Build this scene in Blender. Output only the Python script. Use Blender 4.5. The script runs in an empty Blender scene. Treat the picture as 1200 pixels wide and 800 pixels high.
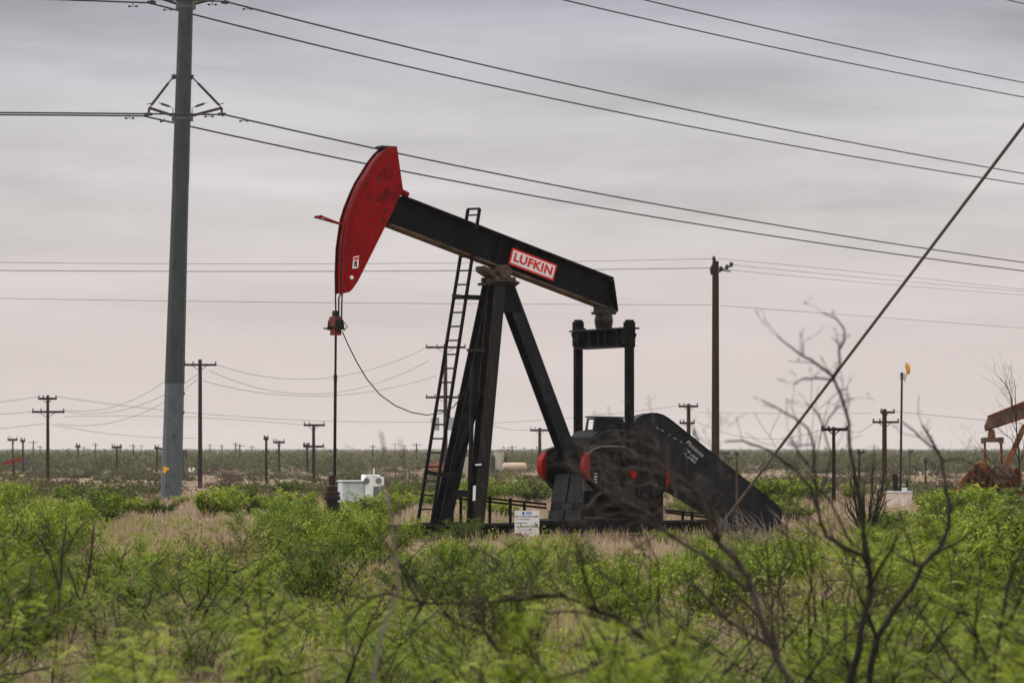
import bpy, math, random
import numpy as np
from mathutils import Vector, Matrix

random.seed(7)
RNG = np.random.default_rng(11)
SC = bpy.context.scene
COL = SC.collection
F, HOR, CX, CAMZ = 3333.0, 525.0, 600.0, 2.14      # focal length in px, horizon row, centre column, eye height
R = math.radians

# ------------------------------------------------------------------ helpers
def P(px, py, Y):
    return Vector(((px - CX) / F * Y, Y, CAMZ + (HOR - py) / F * Y))

def ground(x, y):
    t = min(1.0, max(0.0, (y - 85.0) / 165.0))
    z = -1.2 * t * t * (3 - 2 * t)
    return z + 0.05 * math.sin(x * 0.31 + 1.3) * math.sin(y * 0.23) * min(1.0, 30.0 / max(20.0, abs(y)))

def depth_of(px, py):
    """distance at which the ground shows at this pixel"""
    lo, hi = 8.0, 4000.0
    for _ in range(60):
        m = (lo + hi) / 2
        if CAMZ + (HOR - py) / F * m > ground((px - CX) / F * m, m): lo = m
        else: hi = m
    return (lo + hi) / 2

class MB:
    def __init__(s): s.v = []; s.f = []; s.mi = []
    def add(s, vs, fs, mi=0):
        o = len(s.v); s.v += [tuple(v) for v in vs]
        s.f += [tuple(i + o for i in f) for f in fs]; s.mi += [mi] * len(fs)
    def prism(s, poly, v0, v1, mi=0):
        """poly of (u, z) pushed through v (v0 < v1); local y is -v"""
        n = len(poly)
        vs = [(u, -v0, z) for u, z in poly] + [(u, -v1, z) for u, z in poly]
        fs = [tuple(range(n)), tuple(range(2 * n - 1, n - 1, -1))]
        fs += [(i, i + n, (i + 1) % n + n, (i + 1) % n) for i in range(n)]
        s.add(vs, fs, mi)
    def box(s, c, d, mi=0, M=None):
        c = Vector(c); hx, hy, hz = d[0] / 2, d[1] / 2, d[2] / 2
        vs = []
        for sx in (-1, 1):
            for sy in (-1, 1):
                for sz in (-1, 1):
                    q = Vector((sx * hx, sy * hy, sz * hz))
                    vs.append(c + (M @ q if M else q))
        s.add(vs, [(0, 1, 3, 2), (4, 6, 7, 5), (0, 4, 5, 1), (2, 3, 7, 6), (0, 2, 6, 4), (1, 5, 7, 3)], mi)
    def bar(s, p, q, w, h, up=(0, 0, 1), mi=0, off=(0, 0)):
        """box from p to q: w across, h along up"""
        p, q = Vector(p), Vector(q); d = (q - p); L = d.length; d.normalize()
        x = d.cross(Vector(up)); x = x.normalized() if x.length > 1e-6 else Vector((1, 0, 0))
        z = x.cross(d).normalized()
        M = Matrix((x, d, z)).transposed()
        s.box((p + q) / 2 + x * off[0] + z * off[1], (w, L, h), mi, M)
    def hbeam(s, p, q, w, h, tf=.03, tw=.03, up=(0, 0, 1), mi=0):
        s.bar(p, q, w, tf, up, mi, (0, h / 2 - tf / 2)); s.bar(p, q, w, tf, up, mi, (0, -h / 2 + tf / 2))
        s.bar(p, q, tw, h - 2 * tf - .002, up, mi)
    def tube(s, pts, r, n=8, mi=0, cap=True):
        pts = [Vector(p) for p in pts]; m = len(pts)
        rs = [r] * m if not isinstance(r, (list, tuple)) else list(r)
        vs = []; ref = None
        for i, p in enumerate(pts):
            d = (pts[min(i + 1, m - 1)] - pts[max(i - 1, 0)])
            d = d.normalized() if d.length > 1e-9 else Vector((0, 0, 1))
            if ref is None:
                ref = d.cross(Vector((0, 0, 1)) if abs(d.z) < .9 else Vector((1, 0, 0))).normalized()
            a = (ref - d * ref.dot(d)).normalized(); ref = a; b = d.cross(a)
            for k in range(n):
                t = 2 * math.pi * k / n
                vs.append(p + (a * math.cos(t) + b * math.sin(t)) * rs[i])
        fs = [(i * n + k, i * n + (k + 1) % n, (i + 1) * n + (k + 1) % n, (i + 1) * n + k) for i in range(m - 1) for k in range(n)]
        if cap: fs += [tuple(range(n - 1, -1, -1)), tuple(range((m - 1) * n, m * n))]
        s.add(vs, fs, mi)
    def mesh(s, name, mats, smooth=False):
        me = bpy.data.meshes.new(name)
        me.from_pydata(s.v, [], s.f)
        for m in (mats if isinstance(mats, (list, tuple)) else [mats]): me.materials.append(m)
        me.polygons.foreach_set('material_index', s.mi)
        me.polygons.foreach_set('use_smooth', [smooth] * len(s.f))
        me.update()
        import bmesh
        bm = bmesh.new(); bm.from_mesh(me); bmesh.ops.recalc_face_normals(bm, faces=bm.faces); bm.to_mesh(me); bm.free()
        return me
    def build(s, name, mats, parent=None, bevel=0, smooth=False):
        o = bpy.data.objects.new(name, s.mesh(name, mats, smooth)); COL.objects.link(o)
        if parent: o.parent = parent
        if bevel:
            b = o.modifiers.new('bevel', 'BEVEL'); b.width = bevel; b.segments = 2; b.limit_method = 'ANGLE'; b.angle_limit = R(40)
        return o

def tag(o, label=None, cat=None, group=None, kind=None):
    if label: o['label'] = label
    if cat: o['category'] = cat
    if group: o['group'] = group
    if kind: o['kind'] = kind
    return o

def thing(name, label, cat, loc=(0, 0, 0), rz=0, group=None):
    o = bpy.data.objects.new(name, None); COL.objects.link(o)
    o.empty_display_size = .3; o.location = loc; o.rotation_euler = (0, 0, rz)
    return tag(o, label, cat, group)

def quads(name, V, mat, tint=None, parent=None):
    """V: (n,4,3) array of separate quads"""
    n = len(V); me = bpy.data.meshes.new(name)
    me.vertices.add(4 * n); me.vertices.foreach_set('co', V.reshape(-1).astype(np.float32))
    me.loops.add(4 * n); me.loops.foreach_set('vertex_index', np.arange(4 * n, dtype=np.int32))
    me.polygons.add(n); me.polygons.foreach_set('loop_start', np.arange(0, 4 * n, 4, dtype=np.int32))
    if tint is not None:
        a = me.attributes.new('tint', 'FLOAT', 'POINT'); a.data.foreach_set('value', np.repeat(tint, 4).astype(np.float32))
    me.materials.append(mat); me.update(calc_edges=True); me.validate()
    return me

def link(name, me, parent=None, loc=(0, 0, 0)):
    o = bpy.data.objects.new(name, me); COL.objects.link(o); o.location = loc
    if parent: o.parent = parent
    return o

def text_mesh(s, size, mat, bold=0.0, shear=0.0, extrude=.004, spacing=1.0):
    c = bpy.data.curves.new('lettering', 'FONT'); c.body = s; c.size = size; c.extrude = extrude
    c.offset = bold; c.shear = shear; c.align_x = 'CENTER'; c.align_y = 'CENTER'; c.space_character = spacing
    c.resolution_u = 4
    o = bpy.data.objects.new('lettering', c); COL.objects.link(o)
    bpy.context.view_layer.update()
    me = bpy.data.meshes.new_from_object(o.evaluated_get(bpy.context.evaluated_depsgraph_get()))
    bpy.data.objects.remove(o); bpy.data.curves.remove(c)
    me.materials.clear(); me.materials.append(mat)
    return me

# ------------------------------------------------------------------ materials
def mat(name, base, rough=.6, alt=None, scale=4.0, lo=.4, hi=.65, metal=0.0, spec=.3, stretch=None, bump=0.0, third=None, t3=(.62, .7), s3=9.0, coat=0, fourth=None, t4=(.66, .72), s4=30.0, st4=(1, 1, 1)):
    m = bpy.data.materials.new(name); m.use_nodes = True
    nt = m.node_tree; b = nt.nodes['Principled BSDF']
    b.inputs['Roughness'].default_value = rough; b.inputs['Metallic'].default_value = metal
    b.inputs['Specular IOR Level'].default_value = spec; b.inputs['Coat Weight'].default_value = coat
    b.inputs['Base Color'].default_value = (*base, 1)
    if alt is None and not bump: return m
    tc = nt.nodes.new('ShaderNodeTexCoord'); mp = nt.nodes.new('ShaderNodeMapping')
    nt.links.new(tc.outputs['Object'], mp.inputs['Vector'])
    if stretch: mp.inputs['Scale'].default_value = stretch
    n = nt.nodes.new('ShaderNodeTexNoise'); n.inputs['Scale'].default_value = scale; n.inputs['Detail'].default_value = 8; n.inputs['Roughness'].default_value = .65
    nt.links.new(mp.outputs[0], n.inputs['Vector'])
    if alt is not None:
        r = nt.nodes.new('ShaderNodeMapRange'); r.inputs['From Min'].default_value = lo; r.inputs['From Max'].default_value = hi
        nt.links.new(n.outputs['Fac'], r.inputs['Value'])
        mx = nt.nodes.new('ShaderNodeMix'); mx.data_type = 'RGBA'
        nt.links.new(r.outputs[0], mx.inputs['Factor'])
        mx.inputs['A'].default_value = (*base, 1); mx.inputs['B'].default_value = (*alt, 1)
        out = mx.outputs['Result']
        if third:
            n3 = nt.nodes.new('ShaderNodeTexNoise'); n3.inputs['Scale'].default_value = s3; n3.inputs['Detail'].default_value = 6
            nt.links.new(tc.outputs['Object'], n3.inputs['Vector'])
            r3 = nt.nodes.new('ShaderNodeMapRange'); r3.inputs['From Min'].default_value = t3[0]; r3.inputs['From Max'].default_value = t3[1]
            nt.links.new(n3.outputs['Fac'], r3.inputs['Value'])
            m3 = nt.nodes.new('ShaderNodeMix'); m3.data_type = 'RGBA'
            nt.links.new(r3.outputs[0], m3.inputs['Factor']); nt.links.new(out, m3.inputs['A']); m3.inputs['B'].default_value = (*third, 1)
            out = m3.outputs['Result']
        if fourth:
            mp4 = nt.nodes.new('ShaderNodeMapping'); mp4.inputs['Scale'].default_value = st4; mp4.inputs['Rotation'].default_value = (0, R(28), 0); nt.links.new(tc.outputs['Object'], mp4.inputs['Vector'])
            n4 = nt.nodes.new('ShaderNodeTexNoise'); n4.inputs['Scale'].default_value = s4; n4.inputs['Detail'].default_value = 5; nt.links.new(mp4.outputs[0], n4.inputs['Vector'])
            r4 = nt.nodes.new('ShaderNodeMapRange'); r4.inputs['From Min'].default_value = t4[0]; r4.inputs['From Max'].default_value = t4[1]; nt.links.new(n4.outputs['Fac'], r4.inputs['Value'])
            m4 = nt.nodes.new('ShaderNodeMix'); m4.data_type = 'RGBA'
            nt.links.new(r4.outputs[0], m4.inputs['Factor']); nt.links.new(out, m4.inputs['A']); m4.inputs['B'].default_value = (*fourth, 1)
            out = m4.outputs['Result']
        nt.links.new(out, b.inputs['Base Color'])
    if bump:
        bp = nt.nodes.new('ShaderNodeBump'); bp.inputs['Strength'].default_value = bump; bp.inputs['Distance'].default_value = .02
        nt.links.new(n.outputs['Fac'], bp.inputs['Height']); nt.links.new(bp.outputs[0], b.inputs['Normal'])
    return m

BLACK = mat('black_paint', (.0016, .0020, .0026), .55, (.0060, .0072, .0090), 2.2, .38, .7, spec=.08, third=(.030, .026, .023), t3=(.64, .80), s3=5, fourth=(.06, .052, .046), t4=(.66, .74), s4=9, st4=(3, 3, 1))
BLACKD = mat('dusty_black_paint', (.0042, .0056, .0080), .5, (.0135, .0168, .021), 1.6, .38, .72, spec=.14, third=(.045, .039, .035), t3=(.60, .78), s3=4, fourth=(.09, .08, .072), t4=(.66, .73), s4=11, st4=(3, 3, 1))
GREASE = mat('greasy_black', (.003, .003, .003), .42, (.02, .014, .010), 7, .45, .7, spec=.25, bump=.3)
RUSTLEG = mat('rust_streaked_black', (.004, .0038, .0038), .6, (.060, .027, .014), 3.0, .53, .76, spec=.2, stretch=(3, 3, .45), third=(.16, .13, .11), t3=(.7, .76), s3=12)
BROWNUND = mat('rusty_and_lit_brown', (.035, .022, .015), .75, (.12, .075, .045), 3, .4, .65, spec=.15)  # rust brown on ribs and bars; paints the lit look of the beam's underside
RED = mat('red_paint', (.18, .0006, .0018), .5, (.25, .003, .006), 1.3, .35, .7, spec=.08, third=(.075, .001, .002), t3=(.52, .74), s3=2.6, fourth=(.36, .085, .08), t4=(.64, .70), s4=7, st4=(6, 6, 1.2))
REDB = mat('bright_red_paint', (.27, .006, .006), .5, (.13, .008, .006), 5, .45, .7, spec=.1)
CLAMP = mat('clamp_red', (.15, .006, .006), .5, (.04, .008, .006), 9, .4, .6)
REDDK = mat('greasy_red', (.050, .004, .004), .5, (.010, .005, .004), 9, .36, .54, spec=.3)
CABLE = mat('wire_rope', (.006, .006, .006), .6, spec=.2)
WHITE = mat('white_enamel', (.78, .76, .74), .45, (.62, .60, .57), 8, .5, .75)
SIGNW = mat('sign_white', (.70, .69, .69), .5, (.58, .57, .57), 6, .5, .7)
SIGNRED = mat('sign_red', (.55, .02, .015), .45)
SIGNBLK = mat('sign_black', (.02, .02, .022), .5)
SIGNGREY = mat('sign_grey_ink', (.16, .16, .18), .5)
SIGNBLUE = mat('sign_blue', (.05, .16, .42), .5)
SIGNYEL = mat('sign_yellow', (.75, .42, .02), .5)
CHALK = mat('chalk_white', (.36, .36, .35), .8)
CASTG = mat('cast_letter_grey', (.085, .08, .075), .7)
STEEL = mat('galvanised_steel_weathered', (.022, .034, .037), .5, (.036, .048, .049), 2.0, .35, .7, metal=0.0, spec=.3, stretch=(3, 3, .25), third=(.018, .020, .014), t3=(.56, .72), s3=2.5)
STEELB = mat('galvanised_steel_base', (.058, .074, .082), .55, (.088, .106, .112), 3.0, .35, .7, spec=.35, stretch=(2, 2, .4), third=(.036, .045, .05), t3=(.56, .74), s3=3)
HARD = mat('line_hardware', (.018, .018, .02), .55, spec=.3)
POSTINS = mat('insulator_polymer', (.022, .021, .020), .5)
ZINC = mat('zinc_bracket', (.12, .12, .112), .55, (.07, .07, .064), 6)
WOOD = mat('creosote_wood', (.009, .0065, .005), .85, (.022, .015, .011), 3, .35, .7, spec=.1, stretch=(6, 6, .3))
WOODBR = mat('brown_pole_wood', (.020, .010, .005), .85, (.048, .024, .011), 3, .35, .7, spec=.1, stretch=(6, 6, .25))
TRANSF = mat('transformer_grey', (.30, .34, .37), .5, (.22, .25, .27), 4)
LINE = mat('power_line', (.022, .022, .024), .6, spec=.2)
LINEF = mat('thin_power_line', (.11, .10, .10), .6, spec=.2)
GUY = mat('guy_strand', (.115, .108, .105), .55, (.07, .065, .062), 30, metal=.0)
CABW = mat('cabinet_white', (.76, .77, .77), .5, (.5, .51, .51), 5, .5, .72)
CABG = mat('cabinet_grey', (.50, .53, .55), .5, (.38, .41, .43), 4, .45, .7)
CABD = mat('vent_grey', (.12, .13, .14), .6)
RUSTJ = mat('rusty_iron', (.105, .030, .010), .85, (.22, .085, .030), 2.0, .38, .62, spec=.1, third=(.018, .010, .007), t3=(.50, .62), s3=3)
RUSTBEAM = mat('faded_rusty_tan', (.13, .085, .056), .8, (.055, .026, .015), 1.5, .42, .66, spec=.12)
TANKTAN = mat('tank_tan', (.42, .33, .24), .7, (.32, .24, .17), .5)
SILO = mat('silo_grey', (.40, .36, .31), .7, (.30, .27, .23), .3)
BRICKRED = mat('red_brown_cladding', (.33, .10, .055), .8, (.26, .08, .05), .8)
FARMET = mat('far_dark_steel', (.012, .011, .011), .7)
YELLOW = mat('yellow_enamel', (.72, .36, .004), .5, (.5, .24, .004), 6)
CREAM = mat('cream_weathered', (.62, .54, .46), .7, (.42, .30, .22), 6, .5, .72)
CONC = mat('concrete', (.11, .10, .088), .85, (.06, .055, .05), 3, .4, .7, bump=.2)  # dark tone chosen as shade under the skid; pole foundation shares it
BARK = mat('bark_dark', (.035, .026, .021), .9, (.075, .058, .046), 12, .4, .7, spec=.1, bump=.4)
DEADB = mat('dead_wood', (.013, .010, .009), .9, (.042, .033, .029), 14, .38, .68, spec=.1, bump=.4)
DEADG = mat('dead_wood_greyed', (.032, .025, .022), .9, (.098, .078, .069), 14, .36, .66, spec=.1, bump=.4)
TWIGG = mat('grey_dead_twigs', (.12, .10, .088), .9, (.19, .165, .15), 16, .4, .7, spec=.1)
BAREDK = mat('bare_dark_twigs', (.018, .014, .012), .9, spec=.1)
POSTR = mat('rust_post', (.05, .026, .018), .8, (.09, .04, .022), 8)

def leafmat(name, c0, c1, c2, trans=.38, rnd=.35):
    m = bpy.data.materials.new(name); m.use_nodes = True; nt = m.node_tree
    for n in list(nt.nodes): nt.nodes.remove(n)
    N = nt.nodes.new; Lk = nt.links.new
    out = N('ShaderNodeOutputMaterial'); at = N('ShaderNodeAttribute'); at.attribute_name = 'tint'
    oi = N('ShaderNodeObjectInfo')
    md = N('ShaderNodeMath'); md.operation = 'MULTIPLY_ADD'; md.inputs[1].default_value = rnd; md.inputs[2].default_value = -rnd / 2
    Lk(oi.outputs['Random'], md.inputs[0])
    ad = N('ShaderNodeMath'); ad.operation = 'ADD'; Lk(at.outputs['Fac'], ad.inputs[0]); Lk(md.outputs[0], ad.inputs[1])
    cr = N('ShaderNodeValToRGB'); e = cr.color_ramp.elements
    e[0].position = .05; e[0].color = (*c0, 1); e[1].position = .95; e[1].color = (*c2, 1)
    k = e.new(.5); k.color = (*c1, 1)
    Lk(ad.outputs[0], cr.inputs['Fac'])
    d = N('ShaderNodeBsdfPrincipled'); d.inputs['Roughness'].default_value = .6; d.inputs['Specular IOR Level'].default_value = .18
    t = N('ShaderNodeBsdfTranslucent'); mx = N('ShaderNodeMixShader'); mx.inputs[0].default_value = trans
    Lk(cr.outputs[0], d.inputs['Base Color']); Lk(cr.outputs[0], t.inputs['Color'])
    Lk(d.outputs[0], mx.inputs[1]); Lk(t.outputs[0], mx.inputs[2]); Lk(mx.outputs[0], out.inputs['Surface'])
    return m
LEAF = leafmat('mesquite_leaf', (.045, .085, .003), (.150, .215, .008), (.31, .35, .040), .30)
LEAFO = leafmat('olive_dry_leaf', (.09, .08, .025), (.17, .15, .045), (.30, .25, .10), .35)
LEAFD = leafmat('creosote_leaf', (.024, .046, .004), (.065, .102, .008), (.15, .19, .022), .3)
SCRUB = leafmat('far_scrub_leaf', (.032, .038, .010), (.060, .068, .018), (.105, .098, .036), .25, 0)
STRAW = leafmat('dry_straw', (.20, .135, .085), (.36, .27, .18), (.50, .41, .29), .3, 0)
BRUSH = leafmat('brown_brush', (.030, .019, .013), (.065, .042, .028), (.13, .09, .06), .15, 0)
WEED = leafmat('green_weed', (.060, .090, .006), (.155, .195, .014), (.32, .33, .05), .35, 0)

# ------------------------------------------------------------------ ground
def soil():
    m = bpy.data.materials.new('sandy_soil'); m.use_nodes = True; nt = m.node_tree; b = nt.nodes['Principled BSDF']
    b.inputs['Roughness'].default_value = .95; b.inputs['Specular IOR Level'].default_value = .05
    tc = nt.nodes.new('ShaderNodeTexCoord'); N = nt.nodes.new; Lk = nt.links.new
    def noise(sc, det=6, sx=1):
        mp = N('ShaderNodeMapping'); mp.inputs['Scale'].default_value = (sx, 1, 1); Lk(tc.outputs['Object'], mp.inputs['Vector'])
        n = N('ShaderNodeTexNoise'); n.inputs['Scale'].default_value = sc; n.inputs['Detail'].default_value = det; n.inputs['Roughness'].default_value = .6
        Lk(mp.outputs[0], n.inputs['Vector']); return n.outputs['Fac']
    def ramp(f, a, c):
        r = N('ShaderNodeMapRange'); r.inputs['From Min'].default_value = a; r.inputs['From Max'].default_value = c; Lk(f, r.inputs['Value']); return r.outputs[0]
    def mix(f, A, B):
        x = N('ShaderNodeMix'); x.data_type = 'RGBA'; Lk(f, x.inputs['Factor'])
        for s, v in (('A', A), ('B', B)):
            if isinstance(v, tuple): x.inputs[s].default_value = (*v, 1)
            else: Lk(v, x.inputs[s])
        return x.outputs['Result']
    c = mix(ramp(noise(.9), .35, .7), (.17, .118, .082), (.275, .205, .152))
    c = mix(ramp(noise(9, 8), .45, .75), c, (.105, .07, .048))
    c = mix(ramp(noise(.05, 5, .35), .50, .62), c, (.085, .075, .032))        # low green-brown growth in broad patches
    Lk(c, b.inputs['Base Color'])
    bp = N('ShaderNodeBump'); bp.inputs['Strength'].default_value = .5; bp.inputs['Distance'].default_value = .05
    Lk(noise(14, 8), bp.inputs['Height']); Lk(bp.outputs[0], b.inputs['Normal'])
    return m
def spaced(n, ext, k=7.5):
    t = np.linspace(-1, 1, n); return np.sinh(t * k) / math.sinh(k) * ext
xs = spaced(121, 5800.0); ys = spaced(161, 5800.0) + 0
gv = [(float(x), float(y), ground(float(x), float(y))) for y in ys for x in xs]
nx = len(xs)
gf = [(j * nx + i, j * nx + i + 1, (j + 1) * nx + i + 1, (j + 1) * nx + i) for j in range(len(ys) - 1) for i in range(nx - 1)]
gm = MB(); gm.add(gv, gf)
tag(gm.build('ground', soil(), smooth=True), kind='structure')

# ------------------------------------------------------------------ pumpjack
A0 = R(32); CA, SA = math.cos(A0), math.sin(A0)
OY = 66.7; OX = (583 - CX) / F * OY
def make_L(ox, oy, a):
    ca, sa = math.cos(a), math.sin(a)
    def L(px, py, v):
        k = (px - CX) / F; w = -v
        u = (k * (oy + w * ca) - ox + w * sa) / (ca - k * sa)
        Y = oy + u * sa + w * ca
        return Vector((u, w, CAMZ + (HOR - py) / F * Y))
    return L
L = make_L(OX, OY, A0)
def pl(pts, v, LL=None):
    return [((LL or L)(x, y, v).x, (LL or L)(x, y, v).z) for x, y in pts]
def smooth_closed(pts, it=1):
    for _ in range(it):
        q = []
        for i in range(len(pts)):
            a, b = pts[i], pts[(i + 1) % len(pts)]
            q += [(a[0] * .75 + b[0] * .25, a[1] * .75 + b[1] * .25), (a[0] * .25 + b[0] * .75, a[1] * .25 + b[1] * .75)]
        pts = q
    return pts

pj = thing('pumpjack', 'large black pumpjack with a red horse head and white nameplate', 'pumpjack', (OX, OY, 0), A0)

# --- walking beam: an I-beam
VB = .17
t0, t1 = L(474, 229, VB), L(720, 325, VB)
b0, b1 = L(458, 266, VB), L(724, 365, VB)
bd = (t1 - t0); bd.y = 0; bd.normalize(); bn = Vector((-bd.z, 0, bd.x))       # along / across the beam, in the (u, z) plane
tf = .055
beam = MB()
def bq(s, t): 
    """point in the beam's own frame from its front top corner: s along, t down"""
    p = t0 + bd * s - bn * t; return (p.x, p.z)
BL = (t1 - t0).dot(bd); BH = .5 * ((t0 - b0).dot(bn) + (t1 - b1).dot(bn))
BL2 = (b1 - t0).dot(bd)
beam.prism([bq(0, 0), bq(BL, 0), bq(BL, tf), bq(0, tf)], -VB, VB)
beam.prism([bq(-.2, BH - tf), bq(BL2, BH - tf), bq(BL2, BH), bq(-.2, BH)], -VB, VB, 1)
beam.prism([bq(-.1, tf), bq(BL, tf), bq(BL2, BH - tf), bq(-.2, BH - tf)], -.03, .03)
for s in (2.75, 3.55):                                                       # web stiffeners over the bearing
    beam.prism([bq(s, tf + .003), bq(s + .03, tf + .003), bq(s + .03, BH - tf - .003), bq(s, BH - tf - .003)], -VB + .02, VB - .02)
beam.prism([bq(BL - .02, tf + .003), bq(BL + .02, tf + .003), bq(BL2 + .02, BH - tf - .003), bq(BL2 - .02, BH - tf - .003)], -VB + .004, VB - .004)
bo = beam.build('walking_beam', [BLACK, BROWNUND], pj, .008)
# nameplate
c_in = [L(598, 292, .175), L(653, 311, .175), L(649, 328, .175), L(597, 308, .175)]
npc = sum(c_in, Vector()) / 4
NW, NH = 1.30, .40
plate = MB()
def nq(s, t): p = npc + bd * s + bn * t; return (p.x, p.z)
plate.prism([nq(-NW / 2, -NH / 2), nq(NW / 2, -NH / 2), nq(NW / 2, NH / 2), nq(-NW / 2, NH / 2)], .172, .184)
npo = plate.build('nameplate', SIGNRED, pj)
inner = MB(); e = .045
inner.prism([nq(-NW / 2 + e, -NH / 2 + e), nq(NW / 2 - e, -NH / 2 + e), nq(NW / 2 - e, NH / 2 - e), nq(-NW / 2 + e, NH / 2 - e)], .184, .189)
inner.build('plate_face', SIGNW, npo)
def on_near(me, name, centre, parent, v, sx=1.0, sy=1.0, d=None, n=None):
    d = d or bd; n = n or bn
    M = Matrix(((d.x * sx, n.x * sy, 0, centre.x), (0, 0, -1, -v), (d.z * sx, n.z * sy, 0, centre.z), (0, 0, 0, 1)))
    me.transform(M); return link(name, me, parent)
on_near(text_mesh('LUFKIN', .30, SIGNRED, .011, spacing=1.08), 'lettering', npc, npo, .193, 1.06, .93)
for s in (-.52, .52):
    tie = MB(); tie.prism([nq(s - .03, -NH / 2 - .1), nq(s + .03, -NH / 2 - .1), nq(s + .03, NH / 2 + .12), nq(s - .03, NH / 2 + .12)], .03, .1718)
    tie.build('plate_bracket', BLACK, npo)

# --- horse head
VH = .19
side = [(465.5, 173), (468.5, 194), (472.5, 222), (454, 261), (420, 329), (413.5, 338.6), (410, 342), (401.5, 343.5), (401.2, 320), (402.3, 290),
        (407, 257), (411.5, 242), (418, 226), (424, 213), (431.5, 201), (439, 189), (446.5, 179.5), (452, 174.5), (457, 172.3)]
HS = pl(side, VH)
hh = thing('horse_head', None, None); hh.parent = pj
m = MB(); m.prism(HS, VH - .03, VH); sp = m.build('side_plate', RED, hh, .006)
m = MB(); m.prism(HS, -VH, -VH + .03); m.build('side_plate', RED, hh, .006)
arc = HS[7:]                                   # bottom front, up the curved face
inn = [(u + .05, z) for u, z in arc]
m = MB(); m.prism([p for p in inn] + [HS[0], HS[1], HS[2], HS[3], HS[4], HS[5], HS[6]], -VH + .032, VH - .032); m.build('curved_face', RED, hh, .004)
m = MB()
for i in range(len(arc) - 1):                  # dark rolled rims where plate meets face
    for v in (VH - .045, -VH + .045):
        a, b = arc[i], arc[i + 1]
        m.bar((a[0] + .012, -v, a[1]), (b[0] + .012, -v, b[1]), .016, .04, up=(1, 0, 0))
m.build('wear_rim', CABLE, hh)
WR = []
for v in (-.165, .085, .15):                  # bridle ropes lying on the face
    m = MB(); pts = [(u + .03 - .016, -v, z) for u, z in arc]
    pts = pts[::-1]
    vb = {-.165: -.165, .085: -.01, .15: .14}[v]
    pts.append((arc[0][0] + .01, -vb, arc[0][1] - .1))
    pts.append((arc[0][0] + .01, -vb * .85, L(393, 375, v).z))
    m.tube(pts, .019, 8); WR.append(m.build('bridle_rope', CABLE, hh))
m = MB()
for v in (.19, -.19):
    p0 = L(399.5, 262, v); p1 = L(373, 254, 0)
    m.tube([(p0.x + .1, -v, p0.z - .04), (p1.x, -v * .75, p1.z)], .022, 8)
p1 = L(373, 254, 0); m.tube([(p1.x, -.15, p1.z), (p1.x, .15, p1.z)], .032, 8)
m.build('rope_guard', RED, hh)
m = MB()
for v in (.08,):
    a, b = L(452, 173.5, .12), L(459, 171.5, .12)
    m.box(((a.x + b.x) / 2, 0, a.z + .02), (.42, .3, .06))
m.build('top_clamp', GREASE, hh, .01)
m = MB(); p = L(475, 227, .1); m.tube([(p.x - .15, .0, p.z + .08), (p.x + .12, .0, p.z - .02)], .075, 10); m.build('hinge_pin', RED, hh)
for x, y in ((444, 209), (450.5, 246.5), (449.5, 258), (412, 325), (425, 300)):
    p = L(x, y, VH); r = .045 if (x, y) != (425, 300) else .02
    m = MB(); m.tube([(p.x, -VH + .002, p.z), (p.x, -VH - .012, p.z)], r, 12); m.build('plate_bolt', WHITE if (x, y) == (412, 325) else REDDK, hh)
m = MB(); m.prism(pl([(414, 301), (420.5, 299.5), (419.8, 314), (412.8, 315)], VH), VH + .002, VH + .006); dk = m.build('warning_decal', SIGNW, hh)
m = MB(); m.prism(pl([(414.5, 302), (420, 301), (419.9, 304), (414.4, 305)], VH), VH + .006, VH + .009, 0)
m.prism(pl([(415.5, 306), (418.5, 306), (417.8, 309), (419, 313), (416.5, 312.5), (416.5, 310), (414.3, 313.5), (415, 309)], VH), VH + .006, VH + .009, 1)
m.build('decal_mark', [SIGNRED, SIGNBLK], dk)
m = MB(); m.tube([(u + .11, -VH - .001, z) for u, z in arc[1:-1]], .009, 5); m.build('weld_seam', REDDK, hh)

# --- carrier bar and polished rod
m = MB()
cb = L(393.5, 380, 0); rod_u = cb.x
z1, z2, z3, z4 = L(393.5, 364, 0).z, L(393.5, 372, 0).z, L(393.5, 384, 0).z, L(393.5, 393, 0).z
m.box((rod_u, 0, (z1 + z2) / 2), (.13, .13, z1 - z2), 1)
m.box((rod_u, 0, (z2 + z3) / 2 + .02), (.19, .30, (z2 - z3)), 0)
m.box((rod_u, 0, (z3 + z4) / 2), (.17, .24, (z3 - z4) - .01), 0)
for v in (-.17, .17):
    m.prism([(rod_u - .1, z2 - .05), (rod_u + .1, z2 - .05), (rod_u + .13, z3 - .05), (rod_u - .13, z3 - .05)], v - .02, v + .02, 1)
m.tube([(rod_u - .05, 0, z3 - .02), (rod_u - .32, 0, z3 - .02)], .02, 6, 1)
m.build('carrier_bar', [CLAMP, GREASE], pj, .012)
m = MB(); zb = L(389, 560, 0).z; mid = L(391, 440, 0).z
m.tube([(rod_u, 0, z4), (rod_u - .01, 0, mid)], .028, 8); m.tube([(rod_u - .01, 0, mid + .02), (rod_u - .01, 0, mid - .12)], .042, 8)
m.tube([(rod_u - .01, 0, mid - .1), (rod_u - .03, 0, zb)], .036, 8)
m.build('polished_rod', GREASE, pj)
m = MB()
pts = [L(399, 383, -.1), L(404, 378, -.1), L(407, 383, -.1), L(403, 387, -.1)]
m.tube(pts, .012, 6)
px = [(401, 388), (408, 404), (418, 424), (430, 444), (445, 462), (463, 475), (482, 483), (500, 486), (517, 484), (531, 477), (541, 465), (545, 459)]
m.tube([L(x, y, .15 + .35 * i / 11) for i, (x, y) in enumerate(px)], .013, 6)
m.build('load_cell_cable', CABLE, pj)

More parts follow.
